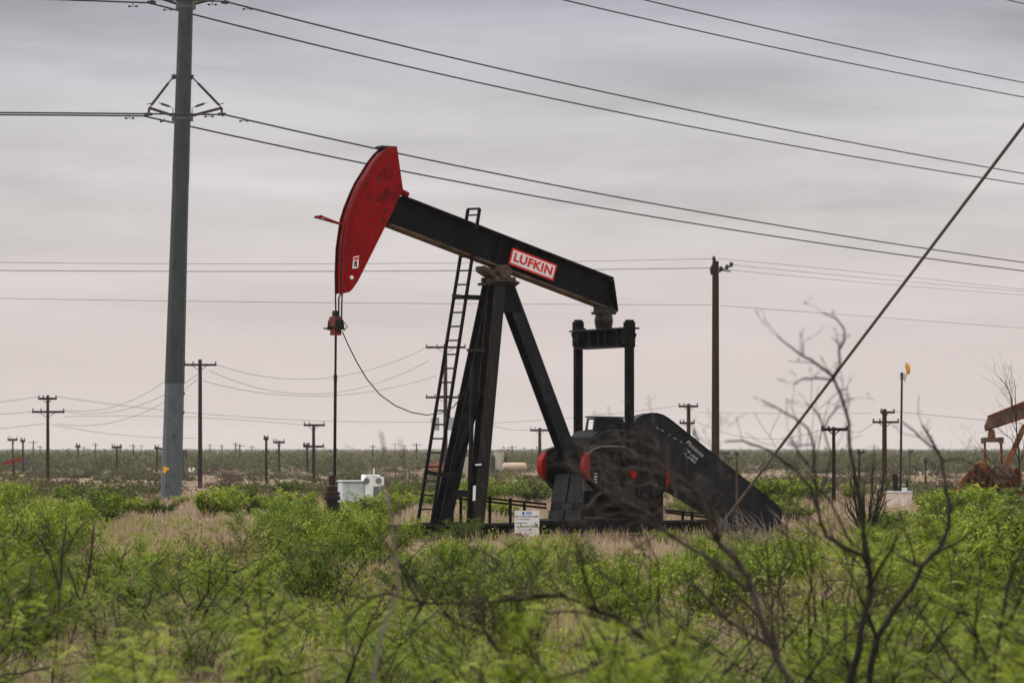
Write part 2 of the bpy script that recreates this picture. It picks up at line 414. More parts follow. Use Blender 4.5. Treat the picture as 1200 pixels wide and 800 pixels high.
# --- samson post
def P3(px, py, v): return L(px, py, v)
top_z = L(583, 333, 0).z
m = MB(); q0 = L(556.5, 616, .74); q1 = L(582.5, 332, .11)
m.hbeam(q0, q1, .30, .33, .03, .03, up=(0, 1, 0)); m.build('front_leg', RUSTLEG, pj, .006)
m = MB(); q0f = L(517, 616, -.74); q1f = L(577, 332, -.11)
m.hbeam(q0f, q1f, .34, .33, .03, .03, up=(0, 1, 0)); m.build('front_leg', BLACKD, pj, .006)
m = MB(); r0 = L(668, 541, 0); r1 = L(592.5, 338, 0)
m.hbeam(r0, r1, .34, .34, .03, .03, up=(0, 1, 0)); rl = m.build('rear_leg', BLACKD, pj, .006)
m = MB(); g0, g1, g2, g3, g4 = L(589, 331, .18), L(601, 333, .18), L(612, 366, .18), L(588, 366, .18), L(588, 350, .18)
m.prism([(g.x, g.z) for g in (g0, g1, g2, g3, g4)], -.19, .19); gp = m.build('gusset', BLACK, rl, .01)
for x, y in ((603, 340), (606, 348), (609, 356), (596, 352), (600, 360), (594, 343), (605, 362)):
    m = MB(); p = L(x, y, .19); m.tube([(p.x, -.192, p.z), (p.x, -.215, p.z)], .022, 6); m.build('bolt', BLACKD, gp)
m = MB(); c0 = L(583, 331.5, 0); m.box((c0.x, 0, c0.z - .03), (.72, .62, .06)); m.build('post_cap', BLACKD, pj, .006)
m = MB()
bx = L(584, 322, 0)
m.box((bx.x, 0, bx.z - .02), (.40, .50, .34)); m.tube([(bx.x - .02, -.38, bx.z + .05), (bx.x - .02, .38, bx.z + .05)], .17, 14)
m.prism(pl([(568, 311), (577, 317), (600, 326), (610, 331), (604, 336), (592, 333), (575, 322), (568, 317)], .2), -.22, .22)
for v in (-.3, .3): m.box((bx.x, v, bx.z - .12), (.55, .09, .12))
m.build('centre_bearing', mat('bearing_grease_rust', (.03, .022, .018), .6, (.10, .06, .04), 8, .4, .65, bump=.4), pj, .015)
m = MB()
def cross(x0, y0, v0, x1, y1, v1, w, h): m.bar(L(x0, y0, v0), L(x1, y1, v1), w, h)
cross(549, 410, -.52, 570, 411, .52, .10, .06); m.build('cross_brace', BLACK, pj)
m = MB(); m.bar(L(524, 578, -.66), L(560, 578, .66), .1, .16); m.build('cross_brace', BLACK, pj)
m = MB(); m.bar(L(527, 565, -.66), L(563, 462, .42), .1, .14); m.build('diagonal_brace', BLACK, pj)
m = MB(); m.tube([L(550, 590, .2), L(552, 520, .2), L(554, 430, .2)], .055, 8); m.build('conduit', BLACKD, pj)
m = MB(); m.prism(pl([(554.6, 569), (557.6, 568.5), (557.0, 586), (554, 586.5)], .93), .925, .935); m.prism(pl([(557, 543.5), (564, 543), (564, 544.8), (557, 545.4)], .9), .9, .91)
m.build('sticker', SIGNW, pj)

# --- ladder on the front of the post
lad = thing('ladder', None, None); lad.parent = pj
VL = .27
sl0, sl1 = L(488, 622, -VL), L(548.5, 245, -VL); sr0, sr1 = L(504.5, 622, VL), L(562, 244.5, VL)
for a, b in ((sl0, sl1), (sr0, sr1)):
    m = MB(); m.bar(a, b, .06, .06, up=(0, 1, 0)); m.build('stile', BLACK, lad)
for i in range(23):
    t = (i + .55) / 23.0
    m = MB(); m.tube([sl0.lerp(sl1, t), sr0.lerp(sr1, t)], .022, 6); m.build('rung', BLACK, lad)
m = MB(); m.tube([sl1, sr1], .03, 6); m.build('rung', BLACK, lad)
m = MB(); m.bar(L(531, 346.5, -VL), L(543, 348, VL), .06, .09); m.bar(L(545, 348, VL), L(568, 349, .1), .07, .11)
m.bar(L(502, 553, -VL), L(517, 556, VL), .06, .09); m.bar(L(517, 555.5, VL), L(530, 556, -.3), .07, .11)
m.build('ladder_bracket', BLACK, lad)

# --- equaliser, pitmans
m = MB(); eq = L(707.5, 397, 0); EU = eq.x; ez0, ez1 = L(707, 408, 0).z, L(707, 385.5, 0).z
m.box((EU, 0, ez1 - .02), (.42, 2.42, .04)); m.box((EU, 0, ez0 + .02), (.42, 2.0, .04)); m.box((EU, 0, (ez0 + ez1) / 2), (.05, 2.0, ez1 - ez0 - .084))
for v in (-.32, .02, .32, -.85, .85): m.box((EU - .1, -v, (ez0 + ez1) / 2), (.18, .03, ez1 - ez0 - .09))
m.build('equaliser', BLACKD, pj, .006)
m = MB(); z5, z6 = L(707, 385, 0).z, L(707, 362, 0).z
m.tube([(EU, 0, z5), (EU, 0, z5 + .12), (EU, 0, z5 + .2), (EU, 0, z6 - .12), (EU, 0, z6 + .06)], [.20, .22, .23, .20, .17], 16)
m.box((EU, 0, z6 - .10), (.46, .40, .07)); m.box((EU - .02, 0, z6 + .0), (.34, .34, .14))
m.build('equaliser_bearing', GREASE, pj, .01)
VP = 1.13
PINZ = L(737, 557, VP).z
for v, xp in ((VP, 737.5), (-VP, 677.5)):
    pit = thing('pitman', None, None); pit.parent = pj
    up = L(xp, 377, v); lo = L(xp, 556, v)
    if v < 0: lo = Vector((up.x, -v, PINZ))
    m = MB(); m.bar((up.x, -v, up.z - .15), (up.x, -v, lo.z + .1), .20, .13, up=(0, 1, 0)); m.bar((up.x, -v, up.z - .5), (up.x, -v, lo.z + .2), .10, .17, up=(0, 1, 0))
    m.build('arm', BLACK, pit, .01)
    m = MB(); m.box((up.x, -v, up.z - .30), (.24, .17, .60)); m.box((up.x - .05, -v, up.z - .02), (.08, .12, .14)); m.box((up.x + .06, -v, up.z - .02), (.08, .12, .14))
    for s in (-1, 1): m.box((up.x + s * .11, -v * .93, up.z - .35), (.05, .30, .30), 0, Matrix.Rotation(.5 * (1 if v > 0 else -1), 3, 'X'))
    m.build('top_clevis', BLACK, pit, .012)
    m = MB(); m.tube([(up.x, -v + .12, lo.z), (up.x, -v - .12, lo.z)], .21, 20); m.build('wrist_bearing', GREASE, pit, .02)
    m = MB()
    sgn = 1 if v > 0 else -1
    for k in range(6):
        a = k * math.pi / 3; m.tube([(up.x + .09 * math.cos(a), -v - sgn * .12, lo.z + .09 * math.sin(a)), (up.x + .09 * math.cos(a), -v - sgn * .16, lo.z + .09 * math.sin(a))], .026, 6)
    m.tube([(up.x, -v - sgn * .12, lo.z), (up.x, -v - sgn * .20, lo.z)], .085, 8)
    m.build('crank_pin', REDB, pit)

# --- cranks with counterweights
wt = [(680, 546), (681, 539), (684.5, 531), (690, 526), (700, 523.2), (713, 522.6), (733, 523.5), (752, 525.5), (768, 531), (780, 543), (785, 550), (786.5, 557), (785, 565), (780, 575), (768, 588), (752, 596),
      (730, 597), (716, 590), (700, 576), (690, 565), (684, 560), (680.6, 553)]
wt = [(x + 5.5 * max(0.0, min(1.0, (715 - x) / 20)), y) for x, y in wt]
WS = pl(wt, 1.06)
def clip_u(poly, u0, keep_less):
    out = []
    for i in range(len(poly)):
        a, b = poly[i], poly[(i + 1) % len(poly)]
        ia, ib = (a[0] <= u0) == keep_less, (b[0] <= u0) == keep_less
        if ia: out.append(a)
        if ia != ib:
            t = (u0 - a[0]) / (b[0] - a[0]); out.append((u0, a[1] + (b[1] - a[1]) * t))
    return out
ul, ur = L(692, 550, 1.06).x, L(780.5, 550, 1.06).x
for v0, v1 in ((.84, 1.06), (-1.06, -.84)):
    cw = thing('counterweight', None, None); cw.parent = pj
    core = clip_u(clip_u(WS, ul, False), ur, True)
    m = MB(); m.prism(core, v0, v1); m.build('weight_body', BLACK, cw, .02)
    m = MB(); m.prism(clip_u(WS, ul - .002, True), v0, v1); m.build('painted_tip', REDB, cw, .02)
    m = MB(); m.prism(clip_u(WS, ur + .002, False), v0, v1); m.build('painted_tip', REDB, cw, .02)
    vs = v1 if v1 > 0 else v0
    m = MB()
    for xa in (709, 720, 748, 764):            # weight slots and bolts
        a = L(xa, 532, 1.06); b = L(xa, 580, 1.06); s = 1 if vs > 0 else -1
        m.bar((a.x, -vs - s * .012, a.z), (b.x, -vs - s * .012, b.z), .05, .024, up=(0, 1, 0))
        m.tube([(a.x + .07, -vs, (a.z + b.z) / 2 + .1), (a.x + .07, -vs - s * .05, (a.z + b.z) / 2 + .1)], .05, 6)
    m.build('weight_bolt', GREASE, cw)
m = MB(); m.tube([(q[0], -1.062, q[1]) for q in WS[2:7]], .024, 6); m.build('counterweight_edge_light', mat('painted_edge_light', (.10, .11, .125), .5), pj)  # pale tube paints in the light along the weight's top edge
m = MB()
for k, (y0, h) in enumerate(((554, 1.6), (557, 2.2), (560.5, 1.6), (563.5, 1.8))):
    m.prism(pl([(696, y0), (699.5, y0), (699.5, y0 + h), (696, y0 + h)], 1.06), 1.066, 1.071)
m.build('stencil_mark', CHALK, pj)
m = MB(); cu = L(716, 560, .9).x
m.tube([(cu, -.83, PINZ + .1), (cu, .83, PINZ + .1)], .13, 14); m.build('crank_shaft', GREASE, pj)

# --- gear reducer on its pedestal
m = MB(); gb = pl([(690, 552), (691, 524), (694, 512), (702, 505), (716, 503), (744, 503), (756, 512), (766, 540), (770, 575), (690, 575)], .5)
m.prism(gb, -.5, .5); gr = m.build('gear_reducer', BLACK, pj, .03)
m = MB(); m.prism(pl([(697, 520), (697, 513.5), (706, 506), (716, 503.5), (740, 504), (744, 511), (733, 521)], .53), -.53, .53); m.build('reducer_cover', BLACKD, gr, .02)
m = MB(); m.prism(pl([(695.5, 506.5), (698.5, 489.6), (731, 490), (734, 506)], .30), -.10, .30)
m.prism(pl([(697.5, 489.2), (735, 489.8), (735, 488.2), (697.5, 487.4)], .32), -.12, .32); m.build('breather_hood', BLACKD, gr, .012)
ca_, cb2 = L(696.6, 503, .30), L(698.2, 491.5, .30)
m = MB(); sd = Vector((ca_.x - cb2.x, 0, ca_.z - cb2.z))
for w0, w1 in ((-.23, -.03),): m.add([(ca_.x - .012, w0, ca_.z), (ca_.x - .012, w1, ca_.z), (cb2.x - .012, w1, cb2.z), (cb2.x - .012, w0, cb2.z), (ca_.x - .008, w0, ca_.z), (ca_.x - .008, w1, ca_.z), (cb2.x - .008, w1, cb2.z), (cb2.x - .008, w0, cb2.z)],
      [(0, 1, 2, 3), (7, 6, 5, 4), (0, 4, 5, 1), (1, 5, 6, 2), (2, 6, 7, 3), (3, 7, 4, 0)])
m.build('reducer_sticker', SIGNW, gr)
lp = L(697, 516.5, .53); tm = text_mesh('LUFKIN', .15, CASTG, .004)
tm.transform(Matrix(((0, 0, -1, lp.x - .006), (-1.15, 0, 0, .12), (0, 1, 0, lp.z), (0, 0, 0, 1)))); link('cast_lettering', tm, gr)
m = MB(); m.box((L(742, 510, .5).x, -.5, L(742, 510, .5).z), (.5, .2, .06), 0, Matrix.Rotation(-.5, 3, 'Y')); m.build('reducer_lug', BLACKD, gr)

ped = MB(); vped = .72
ft, fb = L(690, 556, vped), L(678, 630, vped); bt, bb = L(777, 566, vped), L(778, 630, vped)
zt = ft.z
ped.prism([(ft.x, zt), (bt.x, zt), (bb.x, fb.z), (fb.x, fb.z)], -vped, vped)
po = ped.build('pedestal', BLACK, pj, .015)
m = MB()
fx = lambda t: (ft.x + (fb.x - ft.x) * t, zt + (fb.z - zt) * t)
for v0, v1 in ((-.70, -.06), (.02, .70)):
    for a, b in ((.02, .45), (.58, .97)):
        (ua, za), (ub, zb2) = fx(a), fx(b)
        m.prism([(ua - .03, za), (ua - .002, za), (ub - .002, zb2), (ub - .03, zb2)], v0, v1)
m.build('front_panel', BLACKD, po, .006)
m = MB(); (ua, za), (ub, zb2) = fx(.46), fx(.57)
for v0, v1 in ((-.22, .25),): m.prism([(ua - .012, za), (ua - .002, za), (ub - .002, zb2), (ub - .012, zb2)], v0, v1)
m.build('slot', CABLE, po)
m = MB()
for xa, ya in ((700, 580), (735, 580), (770, 582)):
    a = L(xa, ya, vped); m.box((a.x, -vped - .02, (a.z + fb.z) / 2), (.06, .04, a.z - fb.z))
m.bar(L(684, 606, vped + .02), L(778, 611, vped + .02), .05, .05, mi=1)
m.build('pedestal_rib', [BLACK, BROWNUND], po)
m = MB(); m.prism(pl([(683.5, 562), (684.2, 575), (696, 575), (694.5, 572)], .78), .76, .785); m.build('tag_plate', ZINC, po)

# --- belt guard
gpts = [(741, 503), (743.5, 495), (748, 489.5), (754, 485.8), (762, 484), (770, 484.3), (777, 486.3), (784, 490.5), (793, 497.5), (862, 553), (903, 585.5), (910, 591), (914, 597), (915.5, 604), (915.5, 628), (852, 628), (841, 608), (783, 572.5), (772, 566), (757, 560), (746, 550), (741, 530)]
VG = .76
GS = pl(gpts, VG)
bg = MB(); bg.prism(GS, VG - .34, VG); bgo = bg.build('belt_guard', BLACKD, pj, .03)
GS2 = pl(gpts[:-6], VG)
m = MB()
for i in range(len(gpts) - 8):                 # rolled lip round the guard face
    a, b = GS[i], GS[i + 1]; m.tube([(a[0], -VG - .004, a[1]), (b[0], -VG - .004, b[1])], .016, 6)
m.build('guard_rim', BLACK, bgo)
m = MB()
for x, y in ((767, 519),): 
    p = L(x, y, VG)
    m.tube([(p.x + .07 * math.cos(k * .5236), -VG - .008, p.z + .07 * math.sin(k * .5236)) for k in range(13)], .014, 6)
m.build('lifting_eye', BLACK, bgo)
gd = (L(862, 553, VG) - L(793, 497.5, VG)); gd.y = 0; gd.normalize(); gn = Vector((-gd.z, 0, gd.x))
wd = (gd * .9 + Vector((.0, 0, -.05))).normalized(); wn = Vector((-wd.z, 0, wd.x))
p = L(814.2, 525.5, VG); on_near(text_mesh('Phoenix', .165, CHALK, .002, .25, .001, 1.15), 'chalk_writing', p, bgo, VG + .006, 1.0, .9, wd, wn)
m = MB()
rs = random.Random(5)
def squiggle(x0, y0, x1, y1, n, amp):
    pts = []
    for i in range(n + 1):
        t = i / n; q = L(x0 + (x1 - x0) * t, y0 + (y1 - y0) * t, VG) + gn * (rs.uniform(-amp, amp))
        pts.append((q.x, -VG - .006, q.z))
    k = 0
    while k < len(pts) - 1:
        step = rs.randint(3, 6); seg = pts[k:k + step + 1]
        if len(seg) > 1: m.tube(seg, .008, 5)
        k += step + 1
squiggle(804, 527, 817, 538, 30, .04); squiggle(801.5, 531.5, 815, 541.5, 32, .038)
for x0, y0, x1, y1 in ((768.5, 500.5, 772, 502), (774, 503.5, 778, 505), (783.5, 508.5, 785, 509.5), (789, 512.8, 793, 514.4), (797, 517, 799, 518)):
    squiggle(x0, y0, x1, y1, 3, .012)
m.build('chalk_writing', CHALK, bgo)

# --- skid
def zc(u): return 0
m = MB()
u0, u1 = L(487, 632, .6).x, L(905, 628, .6).x
for v in (.62, -.62): m.hbeam((u0, -v, .20), (u1, -v, .20), .20, .34, .03, .03)
for u in np.linspace(u0 + .2, u1 - .2, 8): m.bar((u, -.5, .18), (u, .5, .18), .14, .22)
m.build('skid', BLACK, pj, .006)
m = MB(); m.box((L(715, 620, .9).x, 0, .30), (3.0, 1.9, .30)); m.build('base_block', BLACK, pj, .015)
m = MB(); m.box((L(715, 630, .9).x + .2, -.95, .115), (4.6, .03, .035)); m.build('base_flange', ZINC, pj)

# --- concrete pad under the skid, its colour darkened to stand for contact shadow
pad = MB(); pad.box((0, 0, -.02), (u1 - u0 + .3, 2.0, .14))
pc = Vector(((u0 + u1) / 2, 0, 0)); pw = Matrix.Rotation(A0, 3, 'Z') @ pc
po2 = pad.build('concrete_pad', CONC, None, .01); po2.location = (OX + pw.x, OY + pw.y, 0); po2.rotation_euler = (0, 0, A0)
tag(po2, 'low concrete pad darkened as shadow under the skid of the large black pumpjack', 'pad')

def W(px, py, v):                              # pumpjack frame to world
    q = L(px, py, v); r = Matrix.Rotation(A0, 3, 'Z') @ q; return Vector((OX + r.x, OY + r.y, r.z))

# --- safety railings
def railing(label, posts, rails, v):
    base = W(posts[0][0], posts[0][2], v); base.z = 0
    t = thing('safety_railing', label, 'railing', base, 0, 'pipe railings round the pumpjack')
    for x, ya, yb in posts:
        m = MB(); a, b = W(x, ya, v), W(x, yb, v); m.bar(b - base, a - base, .07, .07, up=(0, 1, 0)); m.build('post', BLACK, t)
    for (xa, ya), (xb, yb) in rails:
        m = MB(); m.bar(W(xa, ya, v) - base, W(xb, yb, v) - base, .05, .05); m.build('rail', BLACK, t)
railing('black pipe railing between the pumpjack legs and gearbox pedestal', [(574, 581, 620), (598, 583, 622), (614.5, 587, 622), (540, 580, 620), (530, 579, 620)],
        [((526, 579), (640, 590.5)), ((526, 582.5), (640, 595)), ((526, 612), (640, 618))], -.95)
railing('black pipe railing under the sloping belt guard', [(800, 600, 626), (811, 601, 626), (831, 604, 628)], [((780, 597.5), (834, 603)), ((780, 600), (834, 606.5))], -.9)

# ------------------------------------------------------------------ signs near the pumpjack
SB = P(617.5, 617, 63.8)
sg = thing('lease_sign', 'white upright sign with small print standing in front of the pumpjack skid', 'sign', (SB.x, SB.y, ground(SB.x, SB.y)))
k = 63.8 / F; sw, sh = 29 * k, 38 * k; cz = SB.z - sg.location.z
m = MB(); m.box((0, 0, cz), (sw, .012, sh)); m.build('panel', SIGNW, sg)
m = MB()
for sx in (-.3, .3): m.box((sx * sw, .03, (cz + sh * .3) / 2 - .05), (.04, .04, cz + sh * .3 + .1))
m.build('sign_post', ZINC, sg)
m = MB()
def srect(x0, y0, x1, y1, mi):                 # in tenths of the sign, from its top left
    m.box(((x0 + x1) / 2 * sw - sw / 2, -.008, cz + sh / 2 - (y0 + y1) / 2 * sh), ((x1 - x0) * sw, .004, (y1 - y0) * sh), mi)
rs = random.Random(3)
for y, h, xa, xb, mi in ((.165, .035, .03, .97, 0), (.25, .03, .05, .66, 1), (.365, .032, .05, .52, 1), (.475, .035, .03, .97, 0), (.575, .022, .06, .9, 1)):
    x = xa
    while x < xb:
        w = rs.uniform(.018, .035); srect(x, y, min(x + w, xb), y + h * rs.uniform(.85, 1), mi); x += w + rs.choice((.007, .007, .008, .035))
for x in np.arange(.47, .70, .03): srect(x, .03, x + .022, .055, 2); srect(x, .075, x + .022, .115, 2)
srect(.03, .69, .30, .725, 3); srect(.02, .725, .33, .80, 0); srect(.04, .74, .31, .785, 3); srect(.03, .91, .28, .935, 0)
for x0, x1, y in ((.72, .94, .77),): 
    for i in range(7): srect(x0 + (x1 - x0) * (.5 - (i + 1) / 14), y - .04 + i * .018, x0 + (x1 - x0) * (.5 + (i + 1) / 14), y - .022 + i * .018, 4)
srect(.81, .76, .86, .80, 0)
m.build('printing', [SIGNBLK, SIGNGREY, SIGNBLUE, SIGNRED, SIGNYEL], sg)
m = MB()
c = (.355, .075)                               # blue drop emblem and red disc
def sdisc(cx, cy, r, mi, n=14): 
    x, z = cx * sw - sw / 2, cz + sh / 2 - cy * sh
    m.tube([(x, -.006, z), (x, -.0115, z)], r, n, mi)
sdisc(.355, .085, .032, 0); m.prism([(.355 * sw - sw / 2 - .025, cz + sh / 2 - .07 * sh), (.355 * sw - sw / 2 + .025, cz + sh / 2 - .07 * sh), (.355 * sw - sw / 2, cz + sh / 2 - .02 * sh)], .006, .0115, 0)
sdisc(.17, .855, .035, 1)
m.build('emblem', [SIGNBLUE, mat('pale_violet', (.42, .3, .42), .5)], sg)
SB2 = P(554.5, 639.5, 61.0)
m = MB(); m.box((0, 0, 0), (27 * 61 / F, .02, 5.5 * 61 / F), 0, Matrix.Rotation(R(-12), 3, 'X'))
o = m.build('fallen_sign', CREAM, None); o.location = SB2
tag(o, 'small dirty white board lying low in the grass before the ladder foot', 'board')

# ------------------------------------------------------------------ wellhead
wb = W(389, 620, 0); wb.z = 0
wh = thing('wellhead', 'dark red wellhead pipework under the polished rod', 'wellhead', wb, A0)
k = wb.y / F
m = MB(); zt = CAMZ + (HOR - 563) * k; z2 = CAMZ + (HOR - 589) * k
m.tube([(0, 0, zt + .12), (0, 0, zt - .1), (0, 0, zt - .12), (0, 0, z2)], [.08, .08, .13, .13], 12); m.tube([(0, 0, z2 + .16), (0, 0, z2 + .06)], .19, 12); m.tube([(0, 0, zt - .25), (0, 0, zt - .33)], .18, 12)
m.build('stuffing_box', REDDK, wh, .01)
m = MB(); m.tube([(0, 0, z2 + .02), (0, 0, .0)], .17, 12); m.tube([(-.3, 0, z2 - .2), (.45, 0, z2 - .2)], .06, 8); m.tube([(.45, -.0, z2 - .17), (.45, 0, .05)], .05, 8)
m.build('flow_pipe', GREASE, wh)

# ------------------------------------------------------------------ electrical cabinets
def cab(px0, px1, py0, py1, Y): return (px1 - px0) * Y / F, (py1 - py0) * Y / F
YC = 92.0; c0 = P(417, 588, YC); cb_ = thing('control_cabinet', 'pair of joined grey and white electrical cabinets behind the polished rod', 'cabinet', (c0.x, YC, ground(c0.x, YC)), R(18))
kz = lambda py: CAMZ + (HOR - py) * YC / F - cb_.location.z
kx = lambda px: ((px - 417) * YC / F) / math.cos(R(18))
m = MB(); m.box(((kx(399) + kx(424)) / 2, 0, (kz(565) + kz(588)) / 2), (kx(424) - kx(399), .6, kz(565) - kz(588))); m.build('grey_box', CABG, cb_, .02)
m = MB(); m.box(((kx(399) + kx(424)) / 2, -.01, kz(564.5) + .03), (kx(424) - kx(399) + .06, .7, .05)); m.box((kx(407), -.305, kz(577)), (.02, .02, .5), 0); m.build('lid', CABG, cb_, .01)
m = MB(); m.box(((kx(424) + kx(441)) / 2 + .02, -.1, (kz(556) + kz(590)) / 2), (kx(442) - kx(424.5), .5, kz(556) - kz(590))); m.box(((kx(441) + kx(448)) / 2, -.05, kz(564)), (kx(448) - kx(442) - .01, .4, kz(559) - kz(569)))
m.build('white_box', CABW, cb_, .02)
m = MB(); m.box((kx(437.5), -.36, kz(577)), (kx(441) - kx(434), .02, kz(569) - kz(584))); m.build('vent', CABD, cb_)
m = MB(); m.tube([(kx(437), -.1, kz(557)), (kx(437), -.1, kz(548))], .02, 6); m.build('antenna', CABW, cb_)
for x in (426, 440):
    m = MB(); m.tube([(kx(x), -.36, kz(563)), (kx(x), -.37, kz(563))], .1, 10); m.build('vent', CABD, cb_)

m = MB()
for x in (400, 407, 415, 422): m.box((kx(x), -.1, kz(592) * .5 + .1), (.06, .06, abs(kz(586)) + .1))
m.build('cabinet_leg', CABD, cb_)

YB = 105.0; c0 = P(1052, 597, YB); wbx = thing('pump_box', 'stained white metal box with black stacks behind the dead branches', 'equipment box', (c0.x, YB, ground(c0.x, YB)), R(-20))
kz = lambda py: CAMZ + (HOR - py) * YB / F - wbx.location.z
kx = lambda px: ((px - 1052) * YB / F)
m = MB(); m.box(((kx(1041) + kx(1066)) / 2, 0, (kz(577) + kz(599)) / 2 - .1), (kx(1066) - kx(1041), .9, kz(577) - kz(599) + .2)); m.build('body', CREAM, wbx, .02)
m = MB(); m.box((kx(1053), 0, kz(576)), (kx(1067) - kx(1040), .95, .06)); m.box((kx(1061), -.1, kz(573.5)), (.18, .2, .15)); m.build('lid', CABG, wbx)
m = MB(); m.tube([(kx(1049), 0, kz(576)), (kx(1049), 0, kz(555))], .105, 10); m.box((kx(1053), 0, kz(573.5)), (.3, .3, .12)); m.build('exhaust_stack', CABLE, wbx)
m = MB(); m.tube([(kx(1063), 0, kz(576)), (kx(1063), 0, kz(568)), (kx(1063), 0, kz(562))], [.05, .04, .03], 8); m.build('exhaust_stack', CABLE, wbx)

# ------------------------------------------------------------------ steel transmission pole
YS = 122.0; bs = P(200.5, 584, YS); gz = ground(bs.x, YS)
tp = thing('transmission_pole', 'tall tapering galvanised steel power pole with braced insulators', 'power pole', (bs.x, YS, gz))
def ps(px, py): q = P(px, py, YS); return Vector((q.x - bs.x, 0, q.z - gz))
ax = lambda py: 200.5 + (584 - py) * (218.0 - 200.5) / 584
wd_ = lambda py: 12.3 - (584 - py) * (12.3 - 8.3) / 584
m = MB(); m.tube([Vector((ps(ax(590), 590))), ps(ax(448), 448)], [wd_(590) * YS / F, wd_(448) * YS / F], 12); m.build('base_section', STEELB, tp)
m = MB(); m.tube([ps(ax(449), 449), ps(ax(300), 300)], [(wd_(449) + .35) * YS / F, wd_(300) * YS / F], 12); m.tube([ps(ax(300), 300), ps(ax(213), 213)], [wd_(300) * YS / F, wd_(213) * YS / F], 12, cap=False)
m.tube([ps(ax(214), 214), ps(ax(-150), -150)], [(wd_(214) + .3) * YS / F, wd_(-150) * YS / F], 12); m.build('upper_section', STEEL, tp)
m = MB()
for y, s in ((461, 1), (483, 1), (511, .2), (120, .3), (42, .4), (32, -.4), (186, .5), (250, .7), (330, .6)):
    q = ps(ax(y) + s * wd_(y), y); m.box(q + Vector((0, -wd_(y) * YS / F * math.sqrt(max(0, 1 - s * s)), 0)), (.07, .07, .12))
m.build('step_bolt', HARD, tp)
m = MB(); q = ps(194.5, 550); m.box(q + Vector((0, -wd_(550) * YS / F * .95, 0)), (.14, .03, .26), 0); m.box(ps(198, 549) + Vector((0, -wd_(550) * YS / F - .02, 0)), (.10, .03, .12), 0)
m.build('pole_tag', SIGNYEL, tp)
m = MB(); b2 = Vector((0, 0, .05)); m.box(b2, (1.25, 1.25, .12)); m.build('foundation', CONC, tp, .01)
for y0 in (137, 6, -126):
    set_ = thing('insulator_set', None, None); set_.parent = tp
    a = ax(y0)
    for s in (-1, 1):
        end = ps(a + s * 46 + (0 if s > 0 else 7), y0 - 10.5); root = ps(a + s * (wd_(y0) - 1), y0 - 0.5)
        tips = ps(a + s * 47 + (-1 if s > 0 else 7), y0 - 3)
        m = MB(); n = 16; pts = [root.lerp(end, i / n) for i in range(n + 1)]
        m.tube(pts, [.068 if i % 2 else .056 for i in range(n + 1)], 8); m.build('post_insulator', POSTINS, set_)
        m = MB(); top = ps(a + s * (wd_(y0) + 1.5), y0 - 47)
        pts = [top, top.lerp(end, .12), top.lerp(end, .2), top.lerp(end, .22), top.lerp(end, .9), top.lerp(end, .92), end]
        m.tube(pts, [.03, .03, .03, .055, .055, .025, .025], 8); m.tube([ps(a + s * (wd_(y0) - 1.5), y0 - 48), ps(a + s * (wd_(y0) + 3), y0 - 46)], .11, 8); m.build('strut_insulator', HARD, set_)
        m = MB(); m.tube([end, tips, tips + Vector((s * .06, 0, -.08))], .05, 8); m.box(tips, (.34, .1, .12)); m.tube([end + Vector((-.1, 0, .15)), end + Vector((.1, 0, .2))], .02, 6); m.build('conductor_clamp', HARD, set_)
        m = MB(); m.box(ps(a + s * (wd_(y0) + 1.2), y0 + .5), (.13, .3, .34)); m.build('pole_bracket', ZINC, set_)
        m = MB(); r1_, r2_ = ps(a + s * (wd_(y0) + 3), y0 - 11), ps(a + s * (wd_(y0) + 19), y0 - 16.5)
        m.tube([ps(a + s * (wd_(y0) + 2), y0), ps(a + s * (wd_(y0) + 2), y0 - 10)], .02, 6); m.tube([r1_, r1_.lerp(r2_, .2), r1_.lerp(r2_, .22), r1_.lerp(r2_, .8), r1_.lerp(r2_, .82), r2_], [.018, .018, .05, .05, .02, .015], 8)
        m.build('surge_arrester', HARD, set_)
    m = MB(); m.tube([ps(a, y0 + .5) + Vector((0, 0, -.02)), ps(a, y0 + .5) + Vector((0, 0, -.11))], wd_(y0) * YS / F + .015, 12); m.build('pole_band', STEELB, set_)
    for dx, dy in ((-62, 1), (-21, 5), (31, -1), (72, 3)):
        m = MB(); c = ps(a + dx, y0 + dy - 2.9 + (1.2 if dx == 72 else 0))
        m.tube([c, c + Vector((0, 0, -.1))], .02, 6); m.tube([c + Vector((-.17, 0, -.14)), c + Vector((.17, 0, -.12))], .012, 6)
        for s in (-1, 1): m.tube([c + Vector((s * .10, 0, -.13)), c + Vector((s * .2, 0, -.13))], .042, 8)
        m.build('vibration_damper', HARD, set_)

# ------------------------------------------------------------------ wires
def quad_y(pts):
    (x0, y0), (x1, y1), (x2, y2) = pts
    def f(x): return (y0 * (x - x1) * (x - x2) / ((x0 - x1) * (x0 - x2)) + y1 * (x - x0) * (x - x2) / ((x1 - x0) * (x1 - x2)) + y2 * (x - x0) * (x - x1) / ((x2 - x0) * (x2 - x1)))
    return f
def wire(label, group, pts, Ya, Yb, r, mt, xend=None, xstart=None, cat='power line'):
    f = quad_y(pts); xa = pts[0][0] if xstart is None else xstart; xb = pts[2][0] if xend is None else xend
    n = 26; m = MB(); P0 = P(xa, f(xa), Ya); V = []
    for i in range(n + 1):
        t = i / n; x = xa + (xb - xa) * t; iy = (1 / Ya) + (1 / Yb - 1 / Ya) * t
        V.append(P(x, f(x), 1 / iy) - P0)
    m.tube(V, r, 6)
    o = m.build('power_line', mt); o.location = P0
    return tag(o, label, cat, group)
TG = 'conductors on the steel transmission pole'
def tw(label, pts, Ya=YS, Yb=230, **k): wire(label, TG, pts, Ya, Yb, .038, LINE, **k)
